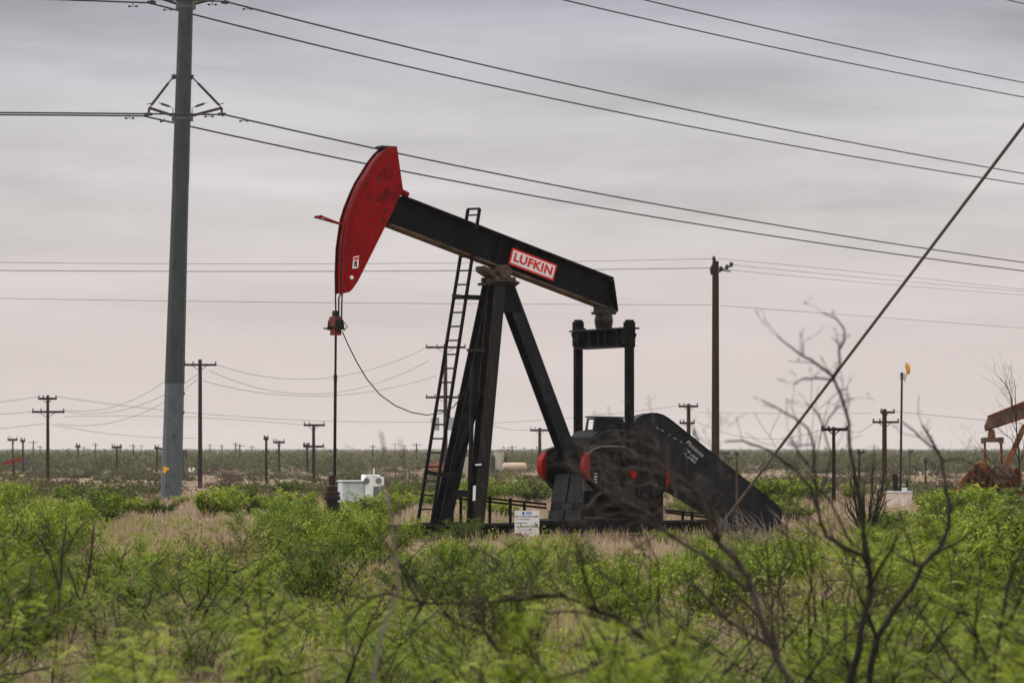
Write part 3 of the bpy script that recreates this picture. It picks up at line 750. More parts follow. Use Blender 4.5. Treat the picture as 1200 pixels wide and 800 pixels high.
tw('lower conductor running right from the left insulator of the lowest set', [(168, 136), (600, 225), (1200, 317.5)], xend=1420)
tw('upper conductor running right from the right insulator of the lowest set', [(261, 134), (600, 207.3), (1200, 307.5)], xend=1420)
tw('lower conductor running right from the left insulator of the second set', [(172, 3), (600, 105.5), (1200, 216)], xend=1420)
tw('upper conductor running right from the right insulator of the second set', [(264, 2), (600, 84), (1200, 203.5)], xend=1420)
tw('lower of the two highest conductors crossing the top right sky', [(180, -125), (660, 0), (1200, 114)], xend=1420)
tw('higher of the two highest conductors crossing the top right sky', [(275, -128), (755, 0), (1200, 97)], xend=1420)
tw('short piece of cable clipping the top right corner of the sky', [(700, -128), (1180, 0), (1210, 7)], Ya=150, xend=1400)
tw('lower conductor running level left from the lowest insulator set', [(-120, 134.5), (60, 135), (168, 136)], Yb=YS)
tw('upper conductor running level left from the lowest insulator set', [(-120, 131.5), (60, 132.5), (261, 134.5)], Yb=YS - 1)
tw('lower conductor running level left from the second insulator set', [(-120, -6), (60, -.5), (172, 3.5)], Yb=YS)
tw('upper conductor running level left from the second insulator set', [(-120, -9), (100, -3), (264, 2)], Yb=YS - 1)
DG = 'thin wires on the tall brown wooden pole'
Y8 = 165.0
def dw(label, pts, Ya=Y8, Yb=Y8, r=.013, mt=LINEF, group=DG, **k): wire(label, group, pts, Ya, Yb, r, mt, **k)
dw('topmost thin wire reaching left from the tall brown pole', [(-90, 306), (420, 309), (837, 303)], Ya=150)
dw('heavier second wire reaching left from the tall brown pole', [(-90, 316), (330, 318), (834, 314)], Ya=150, r=.021)
dw('lower single wire reaching left from the tall brown pole', [(-90, 348), (420, 355), (838, 357)], Ya=150)
dw('topmost thin wire reaching right from the tall brown pole', [(841, 303), (1020, 320), (1260, 346)], Yb=240)
dw('second thin wire reaching right from the tall brown pole', [(856, 310), (1020, 326), (1260, 346)], Yb=240)
dw('third thin wire reaching right from the tall brown pole', [(852, 316), (1020, 331.5), (1260, 350)], Yb=240)
dw('lower single wire reaching right from the tall brown pole', [(845, 358), (1020, 371), (1260, 389)], Yb=240)
FG = 'faint wires between the far wooden poles'
fw = lambda label, pts, Ya=255, Yb=290, r=.020, **k: wire(label, FG, pts, Ya, Yb, r, LINEF, **k)
fw('top sagging wire between the pole right of the steel pole and ladder pole', [(253, 427), (380, 443), (500, 407)], 247, 300)
fw('middle sagging wire between the pole right of the steel pole and ladder pole', [(245, 434), (380, 461), (503, 422)], 247, 300)
fw('bottom sagging wire between the pole right of the steel pole and ladder pole', [(238, 446), (370, 464), (512, 440)], 247, 300)
fw('long wire from the double-arm left pole to the ladder pole', [(66, 464.5), (230, 484), (512, 494)], 250, 300)
fw('upper swooping wire from the double-arm left pole to its right neighbour', [(75, 480), (135, 476), (216, 428)], 250, 247)
fw('middle swooping wire from the double-arm left pole to its right neighbour', [(75, 482), (145, 480), (232, 438)], 250, 247)
fw('lower swooping wire from the double-arm left pole to its right neighbour', [(66, 496), (150, 490), (232, 444)], 250, 247)
fw('upper wire leaving the double-arm left pole at the left edge', [(-60, 477), (0, 471), (45, 464.5)], 230, 250)
fw('lower wire leaving the double-arm left pole at the left edge', [(-60, 484), (0, 485), (40, 482)], 230, 250)
fw('slack low wire right of the double-arm left pole', [(60, 497), (120, 507), (230, 513)], 250, 330)
fw('low level wire reaching the left edge under the double-arm pole', [(-60, 506), (0, 502), (52, 496)], 250, 255)
fw('level wire from the double-arm pole to the small twin-arm pole', [(75, 488), (230, 489), (357, 498)], 250, 300)
fw('level wire from the ladder pole to the pole with pale transformer', [(537, 497), (660, 490), (796, 475)], 300, 300)
fw('lower wire from the ladder pole to the pole with pale transformer', [(530, 468), (560, 490), (622, 503)], 300, 300)
fw('level wire from the transformer pole to the black single-arm pole', [(818, 483), (890, 484), (1022, 484)], 300, 280)
fw('slack wire from the transformer pole to the black single-arm pole', [(818, 495), (890, 514), (964, 503)], 300, 280)
fw('wire from the double-arm right pole towards the rusty pumpjack', [(1047, 482), (1100, 487), (1240, 500)], 235, 250)
fw('slack wire between the black single-arm pole and double-arm right pole', [(992, 503), (1005, 506), (1024, 494)], 240, 235)
# guy cable
ga, gb_ = P(829, 636, 63.0), P(1500, -250, 41.0); r = .030
m = MB(); m.tube([Vector((0, 0, 0)), gb_ - ga], r, 8); o = m.build('guy_wire', GUY); o.location = ga
tag(o, 'thick grey guy cable slanting across the right side to the ground', 'cable')

# ------------------------------------------------------------------ wooden utility poles
UG = 'wooden utility poles across the plain'
def upole(label, px, yt, yb, arms=(), wpx=4, wood=WOOD, Y=None, xtop=None, group=UG, extra=None, simple=False):
    Y = Y or depth_of(px, yb); b = P(px, yb, Y); g = ground(b.x, Y); k = Y / F
    t = thing('utility_pole', label, 'power pole', (b.x, Y, g), 0, group)
    def q(x, y): p = P(x, y, Y); return Vector((p.x - b.x, 0, p.z - g))
    m = MB(); m.tube([(0, 0, -.3), q(xtop or px, yt)], [wpx * .5 * k * 1.08, wpx * .5 * k * .85], 8)
    if simple:
        for y, x0, x1 in arms: m.bar(q(x0, y), q(x1, y), .13, .14)
        t2 = m.build('pole', wood, t); return t, q, k
    m.build('pole', wood, t)
    for y, x0, x1 in arms:
        m = MB(); dy = wpx * .5 * k + .06
        m.box((q(x0, y) + q(x1, y)) / 2 + Vector((0, -dy, 0)), ((x1 - x0) * k, .11, max(.13, 2.6 * k)))
        c = m.build('crossarm', wood, t)
        for x in (x0 + 1, x0 + (x1 - x0) * .28, x1 - 1):
            m = MB(); m.tube([q(x, y) + Vector((0, -dy, .06)), q(x, y - 3) + Vector((0, -dy, 0)), q(x, y - 4) + Vector((0, -dy, 0))], [.03, .07, .05], 6)
            m.build('insulator', HARD, c)
        m = MB(); s = (x1 - x0) * .22
        for d in (-1, 1): m.bar(q(px + d * s, y + 1) + Vector((0, -dy, 0)), q(px, y + 7) + Vector((0, -dy + .03, 0)), .05, .05)
        m.build('arm_brace', HARD, c)
    if extra: extra(t, q, k, wpx)
    return t, q, k
def xf(spots):
    def f(t, q, k, wpx):
        for x, y0, y1, w in spots:
            m = MB(); a, b = q(x, y0), q(x, y1); off = Vector((0, -.1, 0))
            m.tube([b + off, a + off], w * .5 * k, 10); tr = m.build('transformer', TRANSF, t, .02)
            m = MB(); m.tube([a + off, a + off + Vector((0, 0, 3 * k))], .05, 6); m.build('bushing', HARD, tr)
    return f
upole('dark wooden pole with two crossarms at far left', 56, 463, 571, [(467, 45, 67), (482.5, 38, 76)], 4)
upole('black wooden pole with one wide crossarm right of the steel pole', 234.5, 421, 572, [(427.5, 216, 254)], 5)
upole('brown pole with two crossarms and grey transformers behind the ladder', 522, 403, 562, [(407, 499, 546), (465.5, 499, 538)], 5, WOODBR,
      extra=xf([(510, 489, 504, 10), (527.5, 489, 504, 11)]))
upole('small pole with crossarms at top and middle behind the polished rod', 367.5, 497, 566, [(498, 356, 381), (523, 356, 380)], 4)
upole('pole with one crossarm half hidden by the rear samson leg', 632.5, 501, 552, [(504, 621, 643)], 4)
upole('pole with two crossarms and pale transformer above the belt guard', 807, 473, 566, [(476, 795, 818), (495.5, 796, 814)], 5,
      extra=xf([(813.5, 505, 511, 4), (816, 512, 518, 7)]))
def topfit(t, q, k, wpx):
    m = MB(); m.tube([q(838, 308), q(836.5, 303), q(836.5, 300)], [.06, .12, .05], 8); m.tube([q(838, 305), q(834, 315), q(834, 322)], [.05, .12, .06], 8)
    m.build('insulator', HARD, t)
    m = MB(); m.bar(q(838, 321), q(857, 311) , .09, .10); m.bar(q(840, 316), q(856, 318), .07, .08); m.build('side_bracket', ZINC, t)
    for x, y in ((845, 316), (852, 314), (857, 311)):
        m = MB(); m.tube([q(x, y + 2), q(x, y - 2), q(x, y - 4)], [.05, .13, .06], 8); m.build('insulator', HARD, t)
upole('tall brown wooden pole rising behind the belt guard', 838.5, 306, 585, [], 9, WOODBR, Y=Y8, extra=topfit)
upole('black pole with one level crossarm among dead branches', 977, 500, 590, [(503, 962, 993)], 4.5)
upole('dark brown pole with two crossarms left of the slim lamp mast', 1036.5, 479, 578, [(483, 1031, 1048), (494.5, 1022, 1053)], 6, WOODBR)
upole('thin bare pole far left of the double-arm pole', 27, 515, 553, [(516.5, 24, 30)], 2.4)
upole('thin pole with short crossarm at the left edge of scrub', 15, 514, 551, [(515, 9, 21)], 2.2)
upole('small pole with weighted top in scrub right of the double-arm pole', 91.5, 521, 547, [(523, 88.5, 94.5)], 2.2)
upole('pole with short crossarm midway to the steel pole', 137, 522, 557, [(524, 131, 143)], 2.2)
upole('pole just left of the steel pole foot', 184, 523, 554, [(525, 181, 187)], 2.4)
upole('straight stubby pole left of the twin-arm pole', 312, 512, 571, [(514, 309, 315)], 3.2)
upole('slim pole with narrow crossarm between stubby pole and twin-arm pole', 327, 516, 556, [(518, 320, 334)], 2.6)
upole('short pole close behind the twin-arm pole', 360, 519, 554, [(522, 355, 363)], 2.6)
upole('middle-sized pole with small top arm right of the black single-arm pole', 1007, 528, 570, [(530, 1004, 1013)], 3)
upole('slim pole between the lamp mast and the far small pumpjacks', 1084.5, 536, 566, [(541, 1082, 1087)], 2.2)
upole('left of two thin poles right of the tall brown pole', 849.5, 529, 548, [(531, 844, 855)], 1.8)
upole('stubby short pole between two thin poles right of the brown pole', 854, 536, 550, [(537, 850, 859)], 2.2)
upole('right of two thin poles right of the tall brown pole', 863.5, 530, 556, [(532, 861, 866)], 2)
# tiny far poles: one mesh each, nothing tells them apart
rs = random.Random(21)
done = []
for x, yt in ((39, 516), (47, 522), (98, 523), (112, 519), (141, 521), (156, 520), (166, 521), (246, 520), (260, 521), (276, 518), (281, 520), (295, 522), (437, 521), (450, 523), (463, 519), (474, 521), (488, 519), (600, 522), (649, 524), (889, 529), (905, 530), (928, 531), (940, 532), (960, 528), (968, 530), (985, 531), (1018, 534), (1024, 532), (1100, 530), (1112, 534)):
    Y = rs.uniform(520, 1000); k = Y / F; b = P(x, 540, Y); g = ground(b.x, Y)
    m = MB(); h = CAMZ + (HOR - yt) * k - g
    m.tube([(0, 0, -.3), (0, 0, h)], [.17, .13], 6); w = rs.uniform(1.4, 2.2); m.box((0, -.2, h - .4), (w, .1, .12))
    if rs.random() < .4: m.box((0, -.2, h - 2.0), (w * .9, .1, .12))
    o = m.build('utility_pole', WOOD); o.location = (b.x, Y, g)
    tag(o, 'tiny hazy power pole on the horizon', 'power pole', 'tiny power poles on the horizon')

# slim mast with yellow head
YM = 125.0; b = P(1055, 572, YM); g = ground(b.x, YM); mk = YM / F
t = thing('lamp_mast', 'slim dark mast with a yellow and white head', 'mast', (b.x, YM, g))
q = lambda x, y: Vector((P(x, y, YM).x - b.x, 0, P(x, y, YM).z - g))
m = MB(); m.tube([(0, 0, -.2), q(1057, 436)], [.06, .045], 8); m.build('mast_pole', FARMET, t)
m = MB(); m.tube([q(1064, 432) + Vector((.0, -.10, 0)), q(1064, 432) + Vector((.03, .0, 0)), q(1064, 432) + Vector((.05, .1, 0))], [.10, .26, .12], 14); m.bar(q(1057, 437), q(1064, 434), .05, .05)
o = m.build('yellow_disc', YELLOW, t); o.scale = (.36, 1, 1); o.location = (q(1064, 432).x * .64, 0, 0)
m = MB(); m.tube([q(1060.5, 431), q(1061.5, 424)], [.07, .05], 8); m.tube([q(1060, 447), q(1061.5, 438)], [.03, .06], 8); m.build('white_lamp', CREAM, t)
m = MB()
for y in (438.5, 441, 443.5): m.bar(q(1054.5, y), q(1059.5, y), .05, .05)
m.build('clamp', FARMET, t)
YM2 = 330.0; b = P(1066, 562, YM2); g = ground(b.x, YM2); k = YM2 / F
m = MB(); m.tube([(0, 0, -.3), (0, 0, CAMZ + (HOR - 528) * k - g)], .09, 6); h = CAMZ + (HOR - 529) * k - g; m.box((.2, 0, h), (.35, .2, .3)); m.tube([(0, 0, h), (.45, 0, h + .2)], .06, 6)
o = m.build('lamp_mast', FARMET); o.location = (b.x, YM2, g); tag(o, 'tiny bent-topped mast right of the slim yellow-headed mast', 'mast')

# ------------------------------------------------------------------ rusty pumpjack at the right edge
RY = 128.0; RA = R(148); rox = (1207 - CX) / F * RY
RG = ground(rox, RY)
rp = thing('pumpjack', 'rust-brown old pumpjack cut by the right edge', 'pumpjack', (rox, RY, 0), 0)
k = RY / F
def rw(px, py, dy=0.0): p = P(px, py, RY + dy); return Vector((p.x - rox, dy, p.z))
def rprism(m, pts, d0, d1, mi=0):              # outline pushed through depth
    n = len(pts); A = [rw(x, y) for x, y in pts]
    m.add([Vector((a.x, d0, a.z)) for a in A] + [Vector((a.x, d1, a.z)) for a in A],
          [tuple(range(n)), tuple(range(2 * n - 1, n - 1, -1))] + [(i, i + n, (i + 1) % n + n, (i + 1) % n) for i in range(n)], mi)
m = MB(); rprism(m, [(1158, 488), (1250, 451), (1252, 472), (1155, 504), (1153.5, 500)], -.14, .14); m.build('walking_beam', RUSTBEAM, rp, .015)
m = MB(); rprism(m, [(1158, 486.8), (1250, 449.6), (1250, 451.4), (1158, 488.6)], -.22, .22); rprism(m, [(1155, 503), (1252, 471), (1252, 473), (1155, 505)], -.22, .22); m.build('beam_flange', RUSTJ, rp)
m = MB(); m.tube([rw(1162, 514), rw(1162, 509), rw(1162, 503)], [.19, .17, .13], 10); m.build('equaliser_bearing', RUSTJ, rp)
m = MB(); rprism(m, [(1151, 512.5), (1174, 512.5), (1174.5, 518), (1150.5, 518)], -.18, .18); rprism(m, [(1150, 513), (1154, 512), (1154, 519.5), (1150, 519.5)], -.2, .2); rprism(m, [(1171, 512), (1175.5, 512), (1175.5, 519.5), (1171, 519.5)], -.2, .2); m.build('equaliser', RUSTBEAM, rp, .01)
for x0, x1 in ((1154, 1155.5), (1173, 1174.5)):
    m = MB(); m.bar(rw(x0, 517), rw(x1, 556), .10, .10, up=(0, 1, 0)); m.build('pitman', RUSTJ, rp)
m = MB(); m.bar(rw(1201, 498), rw(1175, 555), .22, .24, up=(0, 1, 0)); m.build('samson_leg', RUSTJ, rp)
m = MB(); m.bar(rw(1206, 490), rw(1222, 572), .22, .24, up=(0, 1, 0)); m.build('samson_leg', RUSTJ, rp)
m = MB(); m.box(rw(1207, 484), (.5, .5, .4)); m.build('centre_bearing', RUSTJ, rp)
m = MB(); rprism(m, [(1122, 566), (1126, 560), (1140, 544), (1146, 541), (1153, 541.5), (1157, 546), (1158, 556), (1148, 566), (1138, 570)], -.5, -.1); m.build('belt_guard', RUSTJ, rp, .03)
m = MB(); rprism(m, smooth_closed([(1156, 549), (1166, 544), (1178, 545), (1184, 552), (1182, 562), (1172, 568), (1160, 566)], 2), -.7, -.3); m.build('counterweight', RUSTBEAM, rp, .03)
m = MB(); rprism(m, smooth_closed([(1180, 556), (1190, 548), (1199, 552), (1198, 570), (1182, 572)], 1), .1, .6); m.build('counterweight', RUSTJ, rp, .03)
m = MB(); rprism(m, [(1146, 552), (1176, 552), (1180, 575), (1142, 575)], -.25, .6); m.build('gear_reducer', RUSTJ, rp, .02)
m = MB(); rprism(m, [(1122, 571), (1240, 571), (1240, 590), (1122, 590)], -.6, .7); m.build('skid', RUSTJ, rp)
for a, c in (((1128, 562), (1146, 545)), ((1146, 545), (1150, 566)), ((1136, 551), (1140, 568)), ((1156, 544), (1176, 566)), ((1166, 546), (1160, 570)), ((1184, 548), (1192, 570)), ((1180, 560), (1199, 556))):
    m = MB(); m.bar(rw(*a, -.75), rw(*c, -.75), .09, .07, up=(0, 1, 0)); m.build('frame_bar', BROWNUND, rp)
m = MB(); rprism(m, smooth_closed([(1143, 556), (1149, 551), (1154, 556), (1149, 562)], 1), -.52, -.498); m.build('guard_opening', CABLE, rp)
m = MB(); rprism(m, smooth_closed([(1130, 563), (1135, 557), (1139, 562), (1135, 567)], 1), -.52, -.498); m.build('guard_opening', CABLE, rp)
m = MB(); m.tube([rw(1190, 575), rw(1192, 560), rw(1191, 548)], .06, 6); m.build('pipe', RUSTJ, rp)

# ------------------------------------------------------------------ small far pumpjacks and plant
def far_jack(label, px, py, Y, parts, matl=FARMET, loc=None):
    b = P(px, py, Y); g = ground(b.x, Y); t = thing('pumpjack', label, 'pumpjack', (b.x, Y, g))
    q = lambda x, y: Vector((P(x, y, Y).x - b.x, 0, P(x, y, Y).z - g))
    for name, pts, w, mm in parts:
        m = MB()
        for a, c in zip(pts[:-1], pts[1:]): m.bar(q(*a), q(*c), w * Y / F, .4, up=(0, 1, 0)) if abs(a[0] - c[0]) < abs(a[1] - c[1]) else m.bar(q(*a), q(*c), .4, w * Y / F)
        m.build(name, mm or matl, t)
far_jack('dark far pumpjack tilted nose up below the slim mast', 1075, 558, 340, [('walking_beam', [(1067, 545), (1082, 552.5)], 1.8, None), ('horse_head', [(1081.5, 551), (1081.5, 557)], 1.8, None), ('samson_post', [(1074, 549), (1071.5, 559)], .9, None), ('samson_post', [(1074, 549), (1077, 559)], .9, None)])
far_jack('hazy far pumpjack standing upright right of the tilted one', 1093, 556, 380, [('walking_beam', [(1087, 539.5), (1096, 544)], 1.3, None), ('samson_post', [(1092, 542), (1090, 553)], 1, None), ('samson_post', [(1092, 542), (1094.5, 553)], 1, None), ('counterweight', [(1095.5, 544), (1095.5, 551)], 1.8, None)])
far_jack('dark far pumpjack mostly hidden behind the steel pole', 208, 558, 290, [('walking_beam', [(186, 525), (214, 532)], 2.4, None), ('horse_head', [(217.5, 527), (218, 537)], 2.2, None), ('horse_head', [(214.5, 527), (214.5, 534)], 1.5, None), ('samson_post', [(214, 531), (216, 564)], 1.2, None), ('samson_post', [(214, 531), (208, 564)], 1.2, None)])
far_jack('far pumpjack with a red beam in scrub at far left', 18, 556, 300, [('walking_beam', [(4.5, 543.5), (14, 540), (26.5, 538.5)], 3.2, REDB), ('gear_reducer', [(28, 541), (35, 541.5)], 4, mat('blue_grey', (.06, .08, .11), .7)), ('samson_post', [(16, 541), (16, 563)], 2.5, FARMET)])
def far_mesh(name, label, cat, px, py, Y, fn, mt, group=None):
    b = P(px, py, Y); g = ground(b.x, Y); m = MB(); fn(m, Y / F, g); o = m.build(name, mt); o.location = (b.x, Y, g); tag(o, label, cat, group); return o
for x, lab in ((222.5, 'left of two small white tanks beside the steel pole'), (226.8, 'right of two small white tanks beside the steel pole')):
    far_mesh('storage_tank', lab, 'tank', x, 552, 395, lambda m, k, g: m.tube([(0, 0, 0), (0, 0, 4.6 * k), (0, 0, 5.2 * k)], [1.6 * k, 1.6 * k, .5 * k], 12), WHITE, 'white tanks beside the steel pole')
YT = 385.0
def silo(m, k, g): m.tube([(0, 0, -1), (0, 0, 24.5 * k)], 6 * k, 20)
s = far_mesh('silo', 'tan upright silo on the horizon behind the pumpjack', 'silo', 584.5, 549, YT, silo, SILO)
m = MB(); kk = YT / F
m.tube([(-7 * kk, -.5, 0), (-7 * kk, -.5, 19 * kk)], .25, 6); m.tube([(8 * kk, -.5, 0), (8 * kk, -.5, 18 * kk)], .2, 6)
for i in range(5): m.bar((6 * kk, -.4, (3 + i * 4) * kk), (9.5 * kk, -.4, (1.5 + i * 4) * kk), .15, .15); m.bar((-8 * kk, -.4, (3 + i * 4) * kk), (-5 * kk, -.4, (4.5 + i * 4) * kk), .15, .15)
m.build('ladder_frame', FARMET, s)
def htank(m, k, g):
    pts = [(-14.5, 1.0), (-14, 3.5), (-12.5, 5.2), (0, 5.6), (12.5, 5.2), (14, 3.5), (14.5, 1.0)]
    m.tube([(x * k, 0, 8 * k) for x, r_ in pts], [r_ * k for x, r_ in pts], 18)
s = far_mesh('storage_tank', 'tan horizontal tank on the horizon beside the silo', 'tank', 603, 548, YT - 15, htank, TANKTAN)
m = MB()
for x in (-9, 9): m.box((x * kk, 0, 1.5 * kk), (2 * kk, 1.2, 3.4 * kk))
m.build('saddle', SILO, s)
far_mesh('shed', 'orange-brown shed on the horizon behind the ladder', 'shed', 512, 551, 375, lambda m, k, g: m.prism([(-11 * k, -.5), (11 * k, -.5), (11 * k, 10 * k), (0, 13 * k), (-11 * k, 10 * k)], -2.5, 2.5), BRICKRED)
far_mesh('shed', 'grey hazy shed on the horizon left of the near samson leg', 'shed', 545, 550, 390, lambda m, k, g: m.prism([(-6 * k, -.5), (6 * k, -.5), (6 * k, 18 * k), (-6 * k, 19 * k)], -2.5, 2.5), SILO)

# ------------------------------------------------------------------ shrubs
def unit(a): return a / np.maximum(1e-9, np.linalg.norm(a, axis=-1, keepdims=True))
def shrub_proto(seed, H, Wd, nst, leafN, lod, lm, wood, dens_low=.3, bare=.0):
    """multi-stemmed desert bush; returns (stems mesh, foliage mesh)"""
    rg = np.random.default_rng(seed); sm = MB(); LP, LD, LT = [], [], []
    twigs = []
    for i in range(nst):
        az = 2 * math.pi * (i + rg.uniform(-.3, .3)) / nst; lean = rg.uniform(.15, .95)
        L_ = H * rg.uniform(.75, 1.05); n = 7
        p = np.array([.08 * math.cos(az), .08 * math.sin(az), -.05]); pts = [p.copy()]
        d = np.array([math.cos(az) * lean * Wd / H, math.sin(az) * lean * Wd / H, 1.0]); d /= np.linalg.norm(d)
        for j in range(n):
            d = d + rg.normal(0, .13, 3) + np.array([0, 0, .03]); d /= np.linalg.norm(d)
            p = p + d * L_ / n; pts.append(p.copy())
        r0 = .015 * H * rg.uniform(.7, 1.1)
        sm.tube(pts, [max(.0035, r0 * (1 - j / (n + .6))) for j in range(n + 1)], 5 if lod == 0 else 4)
        for j in range(2, n + 1):
            for _ in range(rg.integers(2, 4)):
                t = rg.uniform(0, 1); a = pts[j - 1] * (1 - t) + pts[j] * t
                az2 = rg.uniform(0, 2 * math.pi); dd = np.array([math.cos(az2), math.sin(az2), rg.uniform(.05, 1.5)]); dd /= np.linalg.norm(dd)
                tl = H * rg.uniform(.16, .34); tp_ = [a]; 
                for s in range(3):
                    dd = dd + rg.normal(0, .15, 3) + np.array([0, 0, .05]); dd /= np.linalg.norm(dd); tp_.append(tp_[-1] + dd * tl / 3)
                if lod < 2: sm.tube(tp_, [.005 * H, .004 * H, .003 * H, .0015 * H], 4 if lod == 0 else 3, cap=False)
                twigs.append(np.array(tp_))
    tw_ = np.array(twigs)                                        # (m,4,3)
    n = leafN; idx = rg.integers(0, len(tw_), n); t = rg.uniform(0.1, 1, n) * 3; s = np.minimum(2, t.astype(int)); f = (t - s)[:, None]
    base = tw_[idx, s] * (1 - f) + tw_[idx, s + 1] * f + rg.normal(0, .035 * H, (n, 3))
    keep = (base[:, 2] > H * dens_low * rg.uniform(.3, 1.2, n))
    base = base[keep]; idx = idx[keep]; n = len(base)
    tint_t = rg.uniform(-.22, .22, len(tw_))
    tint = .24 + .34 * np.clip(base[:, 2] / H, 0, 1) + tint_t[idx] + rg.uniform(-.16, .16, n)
    az = rg.uniform(0, 2 * math.pi, n); out = unit(np.stack([np.cos(az), np.sin(az), rg.uniform(-.75, .55, n)], 1))
    side = unit(np.cross(out, np.array([0, 0, 1.0]) + rg.normal(0, .35, (n, 3))))
    if lod == 0:
        Lf = rg.uniform(.07, .13, n); Q = []; T = []; npair = 8
        droop = np.array([0, 0, -.45])
        for kq in range(npair):
            fq = (kq + .8) / npair; c = base + out * (Lf * fq)[:, None] + droop * (Lf * fq * fq)[:, None]
            for sg_ in (-1, 1):
                dv = unit(side * sg_ + out * .45 + rg.normal(0, .12, (n, 3))); ll = (Lf * .27 * (1 - .35 * abs(fq - .45)))[:, None]; wv = out * (Lf * .040)[:, None]
                a = c; e_ = c + dv * ll; mdl = c + dv * ll * .5
                Q.append(np.stack([a, mdl + wv, e_, mdl - wv], 1)); T.append(tint)
        V = np.concatenate(Q); T = np.concatenate(T)
    else:
        sc = 1.0 if lod == 1 else 1.9
        Lf = (rg.uniform(.05, .095, n) * sc)[:, None]; wv = side * Lf * (.13 if lod == 1 else .24)
        dr = out + np.array([0, 0, -.3]); a = base; e_ = base + dr * Lf; mdl = base + out * Lf * .5
        V = np.stack([a, mdl + wv, e_, mdl - wv], 1); T = tint
    fm = quads('foliage', V, lm, T)
    return sm.mesh('stems', wood), fm, H
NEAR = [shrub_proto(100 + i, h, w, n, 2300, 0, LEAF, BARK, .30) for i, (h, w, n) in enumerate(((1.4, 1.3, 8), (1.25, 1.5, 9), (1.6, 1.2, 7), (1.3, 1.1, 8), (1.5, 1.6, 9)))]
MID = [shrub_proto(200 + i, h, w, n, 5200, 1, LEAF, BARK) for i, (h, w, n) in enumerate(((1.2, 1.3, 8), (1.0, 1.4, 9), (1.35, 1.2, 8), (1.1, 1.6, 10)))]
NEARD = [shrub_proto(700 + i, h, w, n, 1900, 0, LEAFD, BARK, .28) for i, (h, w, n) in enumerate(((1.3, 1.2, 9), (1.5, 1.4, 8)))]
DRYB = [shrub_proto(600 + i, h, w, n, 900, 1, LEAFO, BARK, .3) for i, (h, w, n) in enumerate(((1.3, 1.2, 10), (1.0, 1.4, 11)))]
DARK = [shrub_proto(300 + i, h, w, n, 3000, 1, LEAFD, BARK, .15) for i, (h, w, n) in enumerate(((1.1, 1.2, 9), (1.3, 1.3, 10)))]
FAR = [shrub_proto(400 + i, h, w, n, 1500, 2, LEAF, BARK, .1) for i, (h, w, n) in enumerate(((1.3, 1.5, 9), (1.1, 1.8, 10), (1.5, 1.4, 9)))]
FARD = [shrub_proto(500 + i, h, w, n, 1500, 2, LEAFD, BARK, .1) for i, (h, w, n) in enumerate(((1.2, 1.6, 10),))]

SKY = [(-100, 572), (40, 572), (70, 580), (160, 578), (190, 592), (225, 590), (250, 570), (340, 572), (385, 596), (410, 590), (470, 585), (500, 632), (540, 624), (565, 632), (600, 634), (700, 638), (760, 644), (780, 636), (800, 628), (850, 628), (900, 622), (940, 608), (1000, 595), (1030, 602), (1068, 602), (1078, 584), (1090, 578), (1120, 572), (1300, 566)]
def skyline(px):
    for (a, ya), (b, yb) in zip(SKY[:-1], SKY[1:]):
        if a <= px <= b: return ya + (yb - ya) * (px - a) / (b - a)
    return 575
rs = random.Random(99)
spots = []
def inpump(x, y, mrg=1.0):
    dx, dy = x - OX, y - OY; u = dx * CA + dy * SA; v = dx * SA - dy * CA
    return -3.6 - mrg < u < 7.2 + mrg and -1.6 - mrg < v < 1.6 + mrg
CLEAR = [(330, 735, 30, 40, 30), (640, 740, 30, 22, 30), (430, 690, 26, 22, 40), (210, 640, 30, 14, 60), (120, 640, 30, 12, 60), (700, 690, 24, 16, 50), (1130, 690, 26, 14, 40), (860, 760, 30, 24, 30), (180, 740, 34, 26, 30), (500, 650, 34, 16, 99), (750, 655, 28, 12, 99), (170, 612, 70, 16, 99), (215, 600, 50, 30, 99), (960, 618, 50, 26, 99), (440, 640, 30, 20, 60), (300, 600, 25, 15, 99), (560, 770, 40, 25, 40), (900, 690, 35, 20, 99), (1185, 630, 30, 14, 99)]
rows = [13.5, 15.6, 18, 20.6, 23.5, 26.8, 30.3, 34.2, 38.4, 42, 45.5, 49, 52.5, 56, 60, 65, 70, 76]
for Y in rows:
    x = -.19 * Y - 1.2 + rs.uniform(0, 1)
    while x < .19 * Y + 1.2:
        yy = Y + rs.uniform(-1.2, 1.2) * Y / 30; xx = x + rs.uniform(-.3, .3)
        x += rs.uniform(1.0, 1.75)
        px = CX + xx / yy * F
        if yy > 62 and 470 < px < 935: continue
        pyb = HOR + CAMZ / yy * F
        hmax = CAMZ - (max(skyline(px - 30), skyline(px), skyline(px + 30)) + rs.uniform(-8, 14) - HOR) * yy / F
        h = min(rs.uniform(.65, 1.5), hmax)
        if h < .13 or inpump(xx, yy, .5): continue
        pm = HOR + (CAMZ - h * .6) / yy * F
        if any(abs(px - cx_) < rx and abs(pm - cy_) < ry and yy > 17 for cx_, cy_, rx, ry, ym in CLEAR): continue
        spots.append((xx, yy, h))
